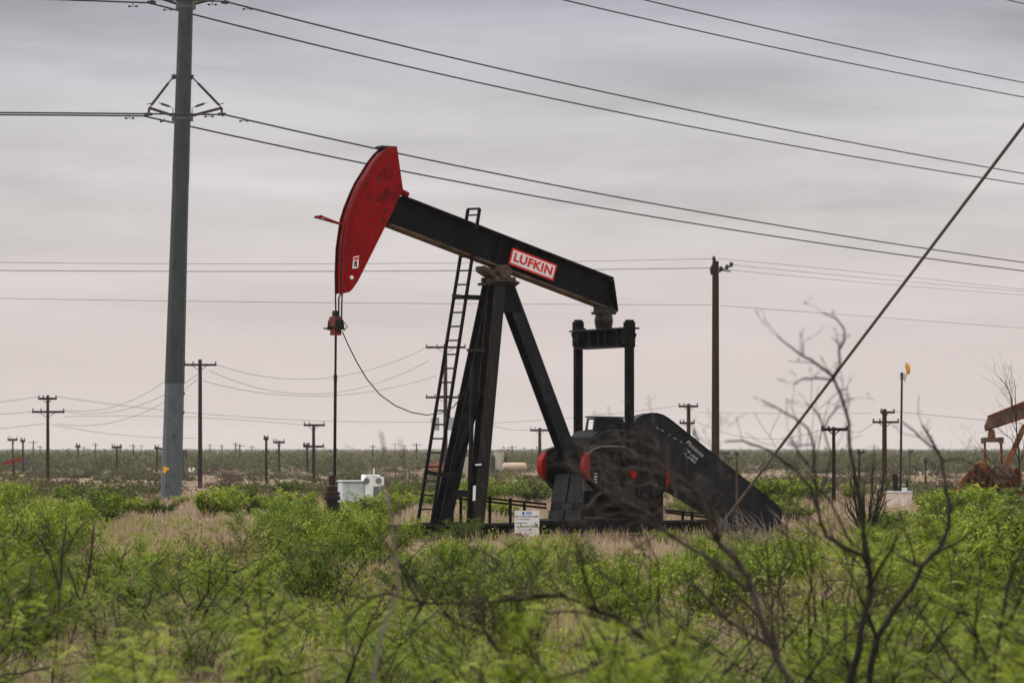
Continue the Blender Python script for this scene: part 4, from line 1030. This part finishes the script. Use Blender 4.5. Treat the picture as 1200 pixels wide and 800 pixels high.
# bushes beside and beyond the pumpjack, read off the photograph: column, base row, height in px
for px, pyb, hp in ((20, 612, 42), (60, 618, 36), (100, 606, 34), (135, 602, 36), (5, 600, 40), (160, 606, 24), (188, 606, 26), (246, 606, 36), (272, 604, 34), (300, 602, 34), (330, 606, 34), (358, 604, 30), (270, 590, 22), (335, 582, 22), (352, 580, 20), (425, 604, 26), (455, 605, 32), (472, 600, 24), (440, 612, 30), (398, 610, 22), (410, 618, 26),
                    (545, 590, 30), (580, 588, 28), (605, 587, 30), (625, 590, 30), (500, 596, 22), (560, 604, 24), (590, 606, 22), (470, 586, 22), (490, 580, 18), (800, 604, 22), (825, 606, 26), (900, 592, 34), (925, 590, 32), (950, 588, 28), (930, 612, 28), (905, 606, 30), (880, 586, 26), (1000, 588, 26), 
                    (1092, 606, 32), (1104, 612, 38), (1125, 608, 38), (1150, 606, 40), (1175, 604, 36), (1195, 606, 34), (1100, 594, 20), (1140, 594, 22), (1110, 598, 26), (1165, 594, 22), (75, 590, 22), (30, 588, 24), (115, 586, 14), (5, 585, 20), (95, 578, 12), (290, 580, 14), (210, 592, 12), (785, 640, 20)):
    Y = depth_of(px, pyb); xx = (px - CX) / F * Y
    if inpump(xx, Y, .2): continue
    spots.append((xx, Y, hp * Y / F))
# landmark columns and depth bands name the bushes
LM = [(-200, 75, 'left edge'), (75, 185, 'double-arm pole'), (185, 290, 'steel pole'), (290, 400, 'wellhead'), (400, 500, 'white cabinets'), (500, 600, 'ladder foot'), (600, 700, 'white sign'), (700, 800, 'gearbox'),
      (800, 930, 'belt guard'), (930, 1030, 'guy cable'), (1030, 1110, 'stained white box'), (1110, 1400, 'rusty pumpjack')]
BD = [(0, 19.5, 'in the front row below the'), (19.5, 29, 'in the second row below the'), (29, 45, 'halfway out below the'), (45, 66, 'just in front of the'), (66, 90, 'level with the'), (90, 400, 'beyond the')]
ORD = ['first', 'second', 'third', 'fourth', 'fifth', 'sixth', 'seventh', 'eighth', 'ninth', 'tenth', 'eleventh', 'twelfth', 'thirteenth', 'fourteenth', 'fifteenth', 'sixteenth', 'seventeenth', 'eighteenth']
cells = {}
for x, y, h in spots:
    px = CX + x / y * F
    lm = next((n for a, b, n in LM if a <= px < b), 'left edge'); bd_ = next(n for a, b, n in BD if a <= y < b)
    cells.setdefault((bd_, lm), []).append((px, x, y, h))
SKIP_UNSEEN = set()
cnt = 0
for (bd_, lm), lst in cells.items():
    lst.sort()
    for i, (px, x, y, h) in enumerate(lst):
        if y < 68 and rs.random() < .15: sm_, fm_, H_ = rs.choice(DRYB); kind = 'sparse olive'
        elif y < 30 and rs.random() < .22: sm_, fm_, H_ = rs.choice(NEARD); kind = 'dark feathery'
        elif y < 30: sm_, fm_, H_ = rs.choice(NEAR); kind = 'feathery green'
        elif y < 68:
            if rs.random() < .24: sm_, fm_, H_ = rs.choice(DARK); kind = 'dark green'
            else: sm_, fm_, H_ = rs.choice(MID); kind = 'bright green'
        else:
            if rs.random() < .25: sm_, fm_, H_ = FARD[0]; kind = 'dark green'
            else: sm_, fm_, H_ = rs.choice(FAR); kind = 'leafy green'
        where = 'only' if len(lst) == 1 else (ORD[i] if i < 18 else 'last')
        lab = f'{kind} bush {bd_} {lm}' if len(lst) == 1 else f'{where} {kind} bush from the left {bd_} {lm}'
        t = thing('mesquite_bush', lab, 'bush', (x, y, ground(x, y)), rs.uniform(0, 6.28), 'green desert bushes')
        s = h / H_ / 1.0; wide = s * rs.uniform(.95, 1.25) if h > .8 else min(s * rs.uniform(1.5, 2.2), .75)
        t.scale = (wide, wide, s)
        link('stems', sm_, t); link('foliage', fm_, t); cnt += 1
print('BUSHES', cnt)

# dark creosote sprig growing at the foot of the samson legs and one at the wellhead
for px, pyb, hp, Y, lab in ((548, 640, 38, 63.5, 'dark leafy sprig growing against the samson post feet'), (384, 640, 50, 60.0, 'dark leafy bush covering the wellhead foot'), (520, 642, 26, 62.0, 'low dark bush at the ladder foot')):
    b = P(px, pyb, Y); t = thing('creosote_bush', lab, 'bush', (b.x, Y, 0), 1.0, 'green desert bushes'); s = hp * Y / F / 1.1
    t.scale = (s, s, s); link('stems', DARK[0][0], t); link('foliage', DARK[0][1], t)

# ------------------------------------------------------------------ dead shrubs, traced limb by limb
def dead(label, Y, limbs, base, mt, seed, twig=True, name='dead_shrub', rscale=.82, cat='dead bush'):
    rg = random.Random(seed); b = P(base[0], base[1], Y); b.z = ground(b.x, Y)
    t = thing(name, label, cat, b)
    for i, (pts, w0, w1) in enumerate(limbs):
        dy = 0 if i == 0 else rg.uniform(-.25, .25) ; V = []; n = len(pts)
        d0 = 0
        for j, (x, y) in enumerate(pts):
            d0 = dy * (j / max(1, n - 1)) * 2
            V.append(P(x, y, Y + d0) - b)
        if i == 0: V.insert(0, Vector((V[0].x * .6, 0, -.06)))
        # a little crookedness between traced points
        V2 = [V[0]]; R2 = []; kk = Y / F * .5 * rscale
        for a, c in zip(V[:-1], V[1:]):
            L_ = (c - a).length
            V2 += [a.lerp(c, .5) + Vector((rg.uniform(-1, 1), rg.uniform(-1, 1), rg.uniform(-1, 1))) * L_ * .045, c]
        R2 = [max(.0022, (w0 + (w1 - w0) * j / (len(V2) - 1)) * kk) for j in range(len(V2))]
        m = MB(); m.tube(V2, R2, 7)
        if twig:
            for j in range(2, len(V2)):
                for _ in range(3):
                    if rg.random() < (.16 if seed in (1, 2) else .6):
                        a = V2[j]; d = (V2[j] - V2[j - 1]).normalized(); d = (d + Vector((rg.uniform(-1, 1), rg.uniform(-1, 1), rg.uniform(-.4, 1)))).normalized()
                        tl = rg.uniform(.05, .22) * Y / 15; r_ = R2[j] * .4
                        e1 = a + d * tl * .5; e2 = e1 + (d + Vector((rg.uniform(-.5, .5), rg.uniform(-.5, .5), rg.uniform(-.2, .6)))).normalized() * tl * .5
                        m.tube([a, e1, e2], [r_, r_ * .7, .0018], 5)
                        for q_ in range(2):
                            e3 = e1.lerp(e2, rg.random()); m.tube([e3, e3 + Vector((rg.uniform(-1, 1), rg.uniform(-1, 1), rg.uniform(-.3, 1))) * tl * .3], [r_ * .5, .0014], 4, cap=False)
        m.build('trunk' if i == 0 else 'branch', mt, t)
    return t
dead('tall bare dead bush whose limbs cross the guy cable', 15.0, [
    ([(996, 900), (997, 790), (1007, 760), (1013, 720), (1020, 693), (1018, 663), (1012, 627), (1010, 593)], 13, 6),
    ([(1010, 593), (1002, 559), (996, 526), (995, 496), (989, 475), (980, 451), (977, 442), (984, 430), (983, 410), (989, 400), (989, 385), (980, 373), (965, 367)], 6, 2),
    ([(977, 442), (962, 430), (950, 421), (938, 415), (925, 405), (911, 394)], 5, 2),
    ([(977, 446), (960, 443), (944, 443), (936, 447), (929, 452)], 3.5, 1.5), ([(941, 416), (941, 401)], 2.5, 1.5), ([(989, 470), (1001, 467)], 2.5, 1.5), ([(983, 412), (980, 397)], 2.5, 1.5),
    ([(1018, 663), (1010, 650), (987, 640), (968, 628), (962, 612), (960, 603), (957, 580), (954, 547), (953, 520), (947, 502), (932, 490), (911, 478), (893, 469)], 7, 2),
    ([(957, 580), (968, 560), (974, 532), (965, 502), (956, 481), (944, 472)], 4, 1.6), ([(965, 504), (971, 490), (980, 478), (990, 472)], 3, 1.5),
    ([(960, 603), (950, 571), (932, 550), (911, 535), (890, 523), (870, 516), (850, 517)], 5, 2.5),
    ([(1020, 685), (1030, 667), (1047, 640), (1052, 628)], 6, 3), ([(1012, 627), (1010, 593), (1013, 570), (1016, 545)], 4, 2),
    ([(1000, 640), (985, 612), (975, 590), (958, 572), (950, 556)], 4, 2), ([(953, 520), (935, 523), (922, 521)], 2.5, 1.5), ([(948, 545), (930, 520), (925, 512)], 3, 1.5),
], (996, 900), DEADB, 1)
dead('dead bush with a forked trunk below the stained white box', 16.2, [
    ([(1022, 900), (1020, 780), (1027, 747), (1050, 710), (1067, 690), (1080, 663)], 12, 7),
    ([(1080, 663), (1097, 647), (1106, 632), (1112, 617), (1113, 593), (1108, 575), (1107, 560), (1104, 539), (1094, 520), (1088, 510), (1081, 498)], 7, 3.5),
    ([(1100, 530), (1091, 523), (1078, 512), (1065, 500), (1058, 494)], 4, 2), ([(1097, 647), (1112, 640), (1130, 630), (1142, 618)], 5, 2), ([(1080, 665), (1063, 657), (1050, 648)], 5, 3),
    ([(1072, 662), (1068, 640), (1060, 622), (1054, 600)], 3.5, 1.5), ([(1104, 540), (1120, 538), (1134, 541), (1150, 549), (1165, 556), (1180, 562)], 2.5, 1.5), ([(1112, 600), (1122, 585), (1126, 570)], 2.5, 1.2), ([(1027, 747), (1017, 720), (1008, 700), (1004, 690)], 6, 3)
], (1022, 900), DEADB, 2)
dead('dead bush leaning left over the gearbox with many crooked limbs', 14.2, [
    ([(930, 900), (923, 793), (907, 760), (890, 720), (877, 677), (862, 655), (843, 637)], 11, 8),
    ([(843, 637), (833, 620), (825, 590), (817, 577), (801, 564), (785, 553), (769, 540), (748, 537), (730, 532)], 7, 4),
    ([(843, 637), (838, 610), (832, 587), (820, 575), (813, 570)], 5, 2.5), ([(801, 564), (790, 553), (780, 543), (769, 527), (748, 517), (721, 517), (700, 521), (687, 527)], 5, 2.5),
    ([(877, 690), (850, 668), (815, 645), (790, 630), (775, 617), (764, 604), (745, 593), (727, 585), (711, 575), (695, 564), (680, 552), (660, 540)], 6, 2.5),
    ([(745, 593), (735, 590), (728, 578), (722, 560), (716, 548), (700, 535)], 3.5, 1.6), ([(764, 604), (740, 580), (722, 570), (700, 556), (672, 552)], 3.5, 1.6), ([(785, 553), (792, 575), (790, 590), (770, 600), (742, 612), (716, 622)], 3, 1.5),
    ([(907, 760), (880, 743), (857, 730), (847, 720), (835, 706), (820, 693), (812, 684)], 6, 3), ([(877, 677), (862, 672), (852, 662), (842, 652)], 4, 2), ([(711, 575), (700, 580), (690, 592), (676, 600)], 2.2, 1.2),
    ([(847, 560), (842, 540), (836, 524), (838, 515)], 2.2, 1.2), ([(748, 537), (740, 528), (730, 520), (722, 505)], 2.2, 1.2),
    ([(817, 577), (800, 572), (780, 573), (762, 566), (748, 570), (730, 566), (712, 552), (694, 548), (676, 556)], 4.5, 1.8), ([(801, 564), (778, 556), (760, 552), (745, 548), (726, 549), (706, 541), (690, 543)], 4, 1.6),
    ([(775, 617), (768, 628), (748, 640), (730, 648)], 3, 1.5), ([(764, 604), (748, 604), (730, 600), (706, 604), (686, 612), (668, 613)], 3, 1.4), ([(769, 540), (772, 522), (764, 508), (748, 500)], 3, 1.4), ([(843, 637), (848, 600), (852, 570), (848, 552)], 2.6, 1.4), ([(727, 585), (712, 592), (700, 606), (690, 620)], 2.4, 1.2)
], (930, 900), DEADG, 3)
dead('dead bush with long bare limbs arching over the green front row', 14.6, [
    ([(812, 900), (790, 800), (778, 770), (760, 750), (742, 738)], 9, 7),
    ([(742, 738), (722, 722), (700, 716), (680, 705), (660, 698), (640, 697), (620, 701), (600, 702), (580, 705), (560, 706), (530, 706), (500, 706), (478, 712)], 6.5, 3),
    ([(742, 738), (728, 730), (700, 722), (670, 716), (645, 718), (620, 720), (600, 724)], 4.5, 2), ([(700, 716), (690, 690), (684, 672), (680, 650), (676, 640)], 4, 2), ([(778, 770), (750, 765), (725, 764), (690, 758)], 4, 2),
    ([(500, 706), (470, 700), (450, 695), (432, 702), (415, 718), (402, 732)], 4, 2.5), ([(490, 705), (482, 690), (472, 668), (462, 652), (455, 640)], 4, 2), ([(760, 750), (752, 720), (740, 700), (712, 676), (690, 660)], 4, 2), ([(640, 697), (630, 690), (612, 680), (600, 672)], 2.6, 1.4)
], (812, 900), DEADB, 4)
dead('grey dead bush at the bottom centre with drooping limbs', 14.0, [
    ([(610, 900), (602, 800), (590, 770), (575, 750), (560, 725)], 7, 4), ([(590, 770), (570, 745), (545, 735), (520, 720), (500, 712)], 3.6, 1.8), ([(575, 750), (580, 725), (570, 700), (562, 690)], 3.2, 1.5), ([(602, 800), (620, 785), (630, 770), (612, 755)], 3, 1.5), ([(602, 800), (570, 790), (540, 775), (500, 752)], 3.2, 1.6)
], (610, 900), DEADB, 5)
dead('thin grey dead stalk before the white cabinets', 10.5, [([(432, 860), (447, 742), (466, 690), (462, 640), (455, 580), (452, 545), (449, 520), (446, 506)], 5, 3), ([(462, 640), (468, 610), (474, 560), (472, 530), (469, 515)], 3.2, 2), ([(455, 590), (440, 560), (420, 530), (405, 522)], 2.4, 1.5)], (432, 860), TWIGG, 6, twig=False, name='dead_stalk')
dead('twiggy grey dead bush at the bottom right corner', 15.0, [([(1160, 900), (1165, 800), (1172, 740), (1180, 690), (1190, 660), (1200, 640)], 7, 3), ([(1165, 800), (1150, 760), (1135, 725), (1122, 700)], 4, 2), ([(1172, 740), (1196, 700), (1210, 672)], 4, 2), ([(1160, 820), (1130, 790), (1105, 755), (1080, 720), (1072, 706)], 5, 2)], (1160, 900), DEADB, 7)
dead('bare forked dead stems among the bushes at lower left', 23.0, [([(62, 790), (70, 690), (72, 655), (76, 625), (78, 615)], 5, 2.5), ([(70, 690), (60, 655), (52, 640), (45, 628)], 3, 1.5), ([(72, 655), (85, 632), (92, 618)], 3, 1.5), ([(66, 740), (52, 700), (40, 680), (34, 668)], 3, 1.5)], (62, 790), BARK, 8)
dead('dark bare stems rising from the lower left grass', 26.0, [([(72, 790), (80, 760), (95, 705), (104, 670), (108, 640), (110, 618)], 5, 3), ([(95, 705), (86, 680), (80, 665)], 3, 1.6), ([(130, 795), (142, 760), (160, 735), (175, 705), (178, 690)], 4, 2), ([(142, 760), (135, 720), (132, 700)], 2.5, 1.4)], (72, 790), BARK, 9)
def dead_proc(label, px, Y, ytop, spread, seed, mt=None, nst=5):
    """leafless many-stemmed bush grown by repeated forking"""
    rg = random.Random(seed); mt = mt or DEADB; x = (px - CX) / F * Y; b = Vector((x, Y, ground(x, Y)))
    H = CAMZ + (HOR - ytop) / F * Y - b.z
    t = thing('dead_shrub', label, 'dead bush', b)
    rv = lambda a: Vector((rg.uniform(-a, a), rg.uniform(-a, a), rg.uniform(-a, a)))
    for k in range(nst):
        m = MB(); az = rg.uniform(0, 6.283)
        d = Vector((math.cos(az) * spread, math.sin(az) * spread * .7, 1)).normalized()
        todo = [(Vector((0, 0, -.05)), d, H * rg.uniform(.42, .58), .011 * H / 1.5 * rg.uniform(.8, 1.2), 0)]
        while todo:
            p, d, ln, r_, lv = todo.pop(); pts = [p]; n = 5
            for j in range(n):
                d = (d + rv(.24) + Vector((0, 0, .05))).normalized(); p = p + d * ln / n; pts.append(p)
            m.tube(pts, [max(.0016, r_ * (1 - .45 * j / n)) for j in range(n + 1)], 6 if lv < 2 else 4, cap=False)
            if lv < 4:
                for _ in range(2 if lv < 3 else 3):
                    q = pts[-1] if rg.random() < .6 else pts[rg.randint(2, n)]
                    todo.append((q, (d + rv(.75)).normalized(), ln * rg.uniform(.5, .78), r_ * .55, lv + 1))
        m.build('trunk' if k == 0 else 'branch', mt, t)
for a in (('finely twigged dead bush below the base block of the pumpjack', 735, 18, 648, .75, 1, None, 5), ('grey finely twigged dead bush below the belt guard middle', 835, 17, 590, .6, 2, None, 5),
          ('finely twigged dead bush between belt guard end and guy cable', 950, 19, 560, .7, 3, None, 6), ('finely twigged dead bush below the slim yellow-headed mast', 1062, 18, 590, .7, 4, None, 5),
          ('finely twigged dead bush below the white sign', 620, 17, 680, .9, 5, None, 4), ('half-bare dead bush below the white cabinets and wellhead', 420, 27, 620, .7, 6, None, 5),
          ('finely twigged dead bush below the rusty pumpjack', 1150, 17, 640, .8, 7, None, 5), ('low dead bush in the lower left corner', 95, 20, 690, .7, 8, None, 4), ('low dead bush below the steel pole', 255, 22, 680, .8, 9, None, 4)):
    dead_proc(*a)
# grey brush heap in front of the belt guard
rg = random.Random(44); b = P(870, 640, 61.0); b.z = 0
t = thing('brush_pile', 'tangle of fine grey dead twigs in front of the belt guard end', 'dead brush', b)
for h_ in range(3):
    m = MB()
    for _ in range(34):
        x = rg.uniform(845, 925); y0 = rg.uniform(615, 640); a = P(x, y0, 61 + rg.uniform(-.6, .5)) - b
        e = a + Vector((rg.uniform(-.75, .05), rg.uniform(-.3, .3), rg.uniform(.15, .75))) * rg.uniform(.4, 1)
        m.tube([a, a.lerp(e, .5) + Vector((0, 0, rg.uniform(-.05, .08))), e], [.010, .007, .003], 4, cap=False)
    m.build('twigs', TWIGG, t)
# bare dark shrub below the right-hand poles
rg = random.Random(45); YD = 70.0; b = P(1015, 615, YD); b.z = ground(b.x, YD)
t = thing('bare_bush', 'dark leafless bush in front of the double-arm right pole', 'dead bush', b)
m = MB()
for _ in range(46):
    x = rg.uniform(985, 1045); a = P(1015 + (x - 1015) * .3, 618, YD + rg.uniform(-.4, .4)) - b; e = P(x, rg.uniform(540, 590), YD + rg.uniform(-.5, .5)) - b
    mid_ = a.lerp(e, .5) + Vector((rg.uniform(-.12, .12), 0, rg.uniform(-.05, .1))); m.tube([a, mid_, e], [.02, .013, .004], 4, cap=False)
    for _ in range(3): 
        c = mid_.lerp(e, rg.random()); m.tube([c, c + Vector((rg.uniform(-.25, .25), rg.uniform(-.2, .2), rg.uniform(0, .25)))], [.007, .003], 3, cap=False)
m.build('stems', BAREDK, t)
dead('thin bare sapling rising in front of the rusty pumpjack', 95.0, [([(1197, 600), (1194, 560), (1194, 530), (1191, 500), (1187, 478), (1184, 462), (1179, 452), (1178, 446)], 2.6, 1), ([(1194, 540), (1186, 515), (1176, 508), (1168, 500)], 1.5, .7), ([(1191, 500), (1190, 470), (1190, 455), (1189, 447)], 1.4, .6), ([(1195, 545), (1200, 520), (1208, 500)], 1.4, .7), ([(1194, 566), (1178, 556), (1160, 540), (1150, 525), (1140, 524)], 1.4, .6), ([(1187, 478), (1184, 470), (1180, 465)], 1, .6), ([(1192, 508), (1184, 490), (1178, 480)], 1.2, .6)], (1197, 605), BAREDK, 10, name='bare_sapling', cat='sapling')
m = MB(); Y = 63.0; b = P(863.5, 610, Y); m.tube([(0, 0, -b.z), (0, 0, 57 * Y / F)], .03, 6); m.tube([(0, 0, 57 * Y / F), (.0, 0, 60 * Y / F)], .045, 6); o = m.build('fence_post', POSTR); o.location = b
tag(o, 'thin rusty steel post standing against the belt guard', 'post')

# ------------------------------------------------------------------ grass, weeds, far scrub (countless growth)
def blades(name, n, ymin, ymax, h0, h1, per, mt, kind_label, cond, seed, width=.006):
    rg = np.random.default_rng(seed); Q = []; T = []
    got = 0; tries = 0
    while got < n and tries < n * 12:
        tries += 1
        u = rg.random(); y = ymin * (ymax / ymin) ** u; x = rg.uniform(-.2, .2) * y + rg.uniform(-1, 1)
        if not cond(x, y, rg): continue
        got += 1; z = ground(x, y); k = per; sc = max(1.0, y / 45.0)
        a = np.stack([x + rg.normal(0, .12 * sc, k), y + rg.normal(0, .12 * sc, k), np.full(k, z - .02)], 1)
        h = rg.uniform(h0, h1, k) * (.7 + .6 * rg.random()); az = rg.uniform(0, 6.283, k); ln = rg.uniform(.05, .45, k)
        tip = a + np.stack([np.cos(az) * ln * h, np.sin(az) * ln * h, h], 1)
        az2 = rg.uniform(-.8, .8, k); wv = np.stack([np.cos(az2), np.sin(az2), np.zeros(k)], 1) * width * sc
        md = (a + tip) / 2 + np.stack([-np.cos(az) * ln * h * .12, -np.sin(az) * ln * h * .12, .05 * h], 1)
        Q.append(np.stack([a - wv, a + wv, md + wv * .8, md - wv * .8], 1)); Q.append(np.stack([md - wv * .8, md + wv * .8, tip + wv * .2, tip - wv * .2], 1))
        tt = rg.uniform(.2, .8) + rg.uniform(-.2, .2, k); T += [tt, tt]
    V = np.concatenate(Q); Tn = np.concatenate(T)
    o = link(name, quads(name, V, mt, Tn)); tag(o, kind_label, name.replace('_', ' '), None, 'stuff'); return o
hsh = lambda x, y, s: .5 + .5 * math.sin(x * .9 * s + 1.7 * math.sin(y * .37 * s)) * math.cos(y * .61 * s + 1.3 * math.sin(x * .53 * s))
blades('dry_grass', 7000, 15, 150, .12, .32, 18, STRAW, 'pale straw-coloured dry grass between the bushes', lambda x, y, rg: (hsh(x, y, .6) > .25 or rg.random() < .4) and not inpump(x, y, -.3), 5)
blades('dry_grass', 900, 22, 34, .16, .42, 18, STRAW, 'patch of dry straw grass at the lower left', lambda x, y, rg: 100 < CX + x / y * F < 270, 6)
def clumps(name, n, ymin, ymax, mt, label, cond, seed, size, per, leaf, hgt, lin=False):
    rg = np.random.default_rng(seed); Q = []; T = []; got = 0; tries = 0
    while got < n and tries < n * 15:
        tries += 1
        u = rg.random(); y = ymin * (ymax / ymin) ** u if not lin else math.sqrt(ymin ** 2 + (ymax ** 2 - ymin ** 2) * u)
        x = rg.uniform(-.21, .21) * y
        if not cond(x, y, rg): continue
        got += 1; k = per; sz = rg.uniform(*size); hh_ = sz * rg.uniform(*hgt); z = ground(x, y)
        d = unit(rg.normal(0, 1, (k, 3))); rr = rg.uniform(.35, 1, k) ** .5; d[:, 2] = np.abs(d[:, 2])
        lob = 1 + .35 * np.sin(3 * np.arctan2(d[:, 1], d[:, 0]) + rg.uniform(0, 6))
        c = d * rr[:, None] * np.array([sz / 2, sz / 2, hh_]) * lob[:, None] + np.array([x, y, z])
        lf = leaf * max(1.0, y / 100.0) ** (.6 if lin else .3)
        a1 = unit(rg.normal(0, 1, (k, 3))); a2 = unit(np.cross(a1, rg.normal(0, 1, (k, 3)))); s = rg.uniform(.5, 1, k)[:, None] * lf
        Q.append(np.stack([c - a1 * s, c + a2 * s * .45, c + a1 * s, c - a2 * s * .45], 1))
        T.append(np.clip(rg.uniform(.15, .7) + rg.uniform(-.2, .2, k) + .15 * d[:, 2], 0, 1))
    o = link(name, quads(name, np.concatenate(Q), mt, np.concatenate(T))); tag(o, label, name.replace('_', ' '), None, 'stuff'); return o
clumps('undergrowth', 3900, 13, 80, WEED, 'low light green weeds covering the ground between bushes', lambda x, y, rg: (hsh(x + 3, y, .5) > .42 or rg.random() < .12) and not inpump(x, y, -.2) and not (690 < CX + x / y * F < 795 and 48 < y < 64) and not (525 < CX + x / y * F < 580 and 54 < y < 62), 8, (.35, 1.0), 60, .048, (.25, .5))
def farcond(x, y, rg):
    if y < 170: return rg.random() < .22 + .5 * (hsh(x, y, .09) > .6)
    if y < 400: return (hsh(x * .5, y, .05) > .66) or rg.random() < .10
    if y < 900: return hsh(x * .35, y * .3, .05) > .28 or rg.random() < .3
    return True
clumps('scrub', 230, 116, 400, SCRUB, 'low olive scrub scattered over the bare middle ground', farcond, 9, (1.5, 4.2), 620, .095, (.18, .32))
clumps('dead_scrub', 170, 130, 420, BRUSH, 'dark brown dead brush mounds on the bare middle ground', lambda x, y, rg: True, 19, (1.5, 4.5), 500, .085, (.16, .28))
clumps('scrub', 5600, 400, 4600, SCRUB, 'hazy olive scrub filling the plain to the horizon', farcond, 10, (2.5, 6.5), 64, .26, (.28, .46))

# ------------------------------------------------------------------ haze
hz = MB(); X0 = 6000.0; hz.box((0, 0, 18.5), (2 * X0, 2 * X0, 43.0))
hm = bpy.data.materials.new('haze_air'); hm.use_nodes = True; nt = hm.node_tree
for n in list(nt.nodes): nt.nodes.remove(n)
out = nt.nodes.new('ShaderNodeOutputMaterial'); pv = nt.nodes.new('ShaderNodeVolumePrincipled')
pv.inputs['Color'].default_value = (.92, .86, .83, 1); pv.inputs['Density'].default_value = 1.35e-4; pv.inputs['Anisotropy'].default_value = .2
nt.links.new(pv.outputs[0], out.inputs['Volume'])
HAZE = hz.build('haze', hm); tag(HAZE, 'thin dusty haze over the plain', 'haze', None, 'stuff')

# ------------------------------------------------------------------ sky, sun, camera
SUN_EL, SUN_AZ = R(52), R(-75)                 # azimuth from +Y towards +X
w = bpy.data.worlds.new('World'); SC.world = w; w.use_nodes = True; nt = w.node_tree
for n in list(nt.nodes): nt.nodes.remove(n)
N = nt.nodes.new; Lk = nt.links.new
out = N('ShaderNodeOutputWorld')
sky = N('ShaderNodeTexSky'); sky.sky_type = 'NISHITA'; sky.sun_disc = False; sky.sun_elevation = SUN_EL; sky.sun_rotation = SUN_AZ; sky.air_density = 1.5; sky.dust_density = 5
b1_ = N('ShaderNodeBackground'); b1_.inputs['Strength'].default_value = .05; Lk(sky.outputs[0], b1_.inputs['Color'])
tc = N('ShaderNodeTexCoord'); sp_ = N('ShaderNodeSeparateXYZ'); Lk(tc.outputs['Generated'], sp_.inputs[0])
ramp = N('ShaderNodeValToRGB'); Lk(sp_.outputs['Z'], ramp.inputs['Fac'])
el = ramp.color_ramp.elements
el[0].position = 0.0; el[0].color = (.73, .64, .615, 1); el[1].position = 1.0; el[1].color = (2.6, 2.56, 2.5, 1)
for pos, c in ((.035, (.725, .64, .62)), (.085, (.72, .685, .685)), (.125, (.585, .57, .60)), (.16, (.42, .42, .485)), (.26, (.62, .62, .68)), (.5, (1.5, 1.48, 1.46))):
    k_ = el.new(pos); k_.color = (*c, 1)
mp = N('ShaderNodeMapping'); mp.inputs['Scale'].default_value = (5.0, 3.0, 30.0); mp.inputs['Rotation'].default_value = (R(1.5), R(-3.5), 0); Lk(tc.outputs['Generated'], mp.inputs['Vector'])
n1 = N('ShaderNodeTexNoise'); n1.inputs['Scale'].default_value = 1.3; n1.inputs['Detail'].default_value = 7; n1.inputs['Roughness'].default_value = .55; n1.inputs['Distortion'].default_value = .35; Lk(mp.outputs[0], n1.inputs['Vector'])
mr = N('ShaderNodeMapRange'); mr.inputs['From Min'].default_value = .28; mr.inputs['From Max'].default_value = .72; mr.inputs['To Min'].default_value = .75; mr.inputs['To Max'].default_value = 1.19; Lk(n1.outputs['Fac'], mr.inputs['Value'])
# clouds fade out in the dusty band at the horizon
hf = N('ShaderNodeMapRange'); hf.inputs['From Min'].default_value = .01; hf.inputs['From Max'].default_value = .09; Lk(sp_.outputs['Z'], hf.inputs['Value'])
mf = N('ShaderNodeMix'); mf.data_type = 'FLOAT'; Lk(hf.outputs[0], mf.inputs['Factor']); mf.inputs['A'].default_value = 1.0; Lk(mr.outputs[0], mf.inputs['B'])
mu = N('ShaderNodeVectorMath'); mu.operation = 'SCALE'; Lk(ramp.outputs[0], mu.inputs[0]); Lk(mf.outputs['Result'], mu.inputs['Scale'])
b2_ = N('ShaderNodeBackground'); b2_.inputs['Strength'].default_value = .655; Lk(mu.outputs[0], b2_.inputs['Color'])
mxs = N('ShaderNodeMixShader'); mxs.inputs[0].default_value = .92; Lk(b1_.outputs[0], mxs.inputs[1]); Lk(b2_.outputs[0], mxs.inputs[2]); Lk(mxs.outputs[0], out.inputs['Surface'])

sl = bpy.data.lights.new('sun', 'SUN'); sl.energy = 1.5; sl.angle = R(14); sl.color = (1, .95, .88)
so = bpy.data.objects.new('sun', sl); COL.objects.link(so); so.location = (-40, 30, 60)
dirv = Vector((math.sin(SUN_AZ) * math.cos(SUN_EL), math.cos(SUN_AZ) * math.cos(SUN_EL), math.sin(SUN_EL)))
so.rotation_euler = dirv.to_track_quat('Z', 'Y').to_euler()

cam = bpy.data.cameras.new('camera'); co = bpy.data.objects.new('camera', cam); COL.objects.link(co)
cam.sensor_width = 36; cam.lens = F / 1200 * 36; cam.clip_start = .5; cam.clip_end = 20000
cam.shift_y = (HOR - 400) / 1200
co.location = (0, 0, CAMZ); co.rotation_euler = (R(90), 0, 0)
cam.dof.use_dof = True; cam.dof.focus_distance = 66.0; cam.dof.aperture_fstop = 3.5; cam.dof.aperture_blades = 7
SC.camera = co
vs = SC.view_settings; vs.view_transform = 'Standard'; vs.look = 'None'; vs.gamma = 1; vs.exposure = .62
SC.render.resolution_x, SC.render.resolution_y = 1024, 682
SC.cycles.use_denoising = True
SC.cycles.max_bounces = 8; SC.cycles.volume_bounces = 0; SC.cycles.transparent_max_bounces = 8
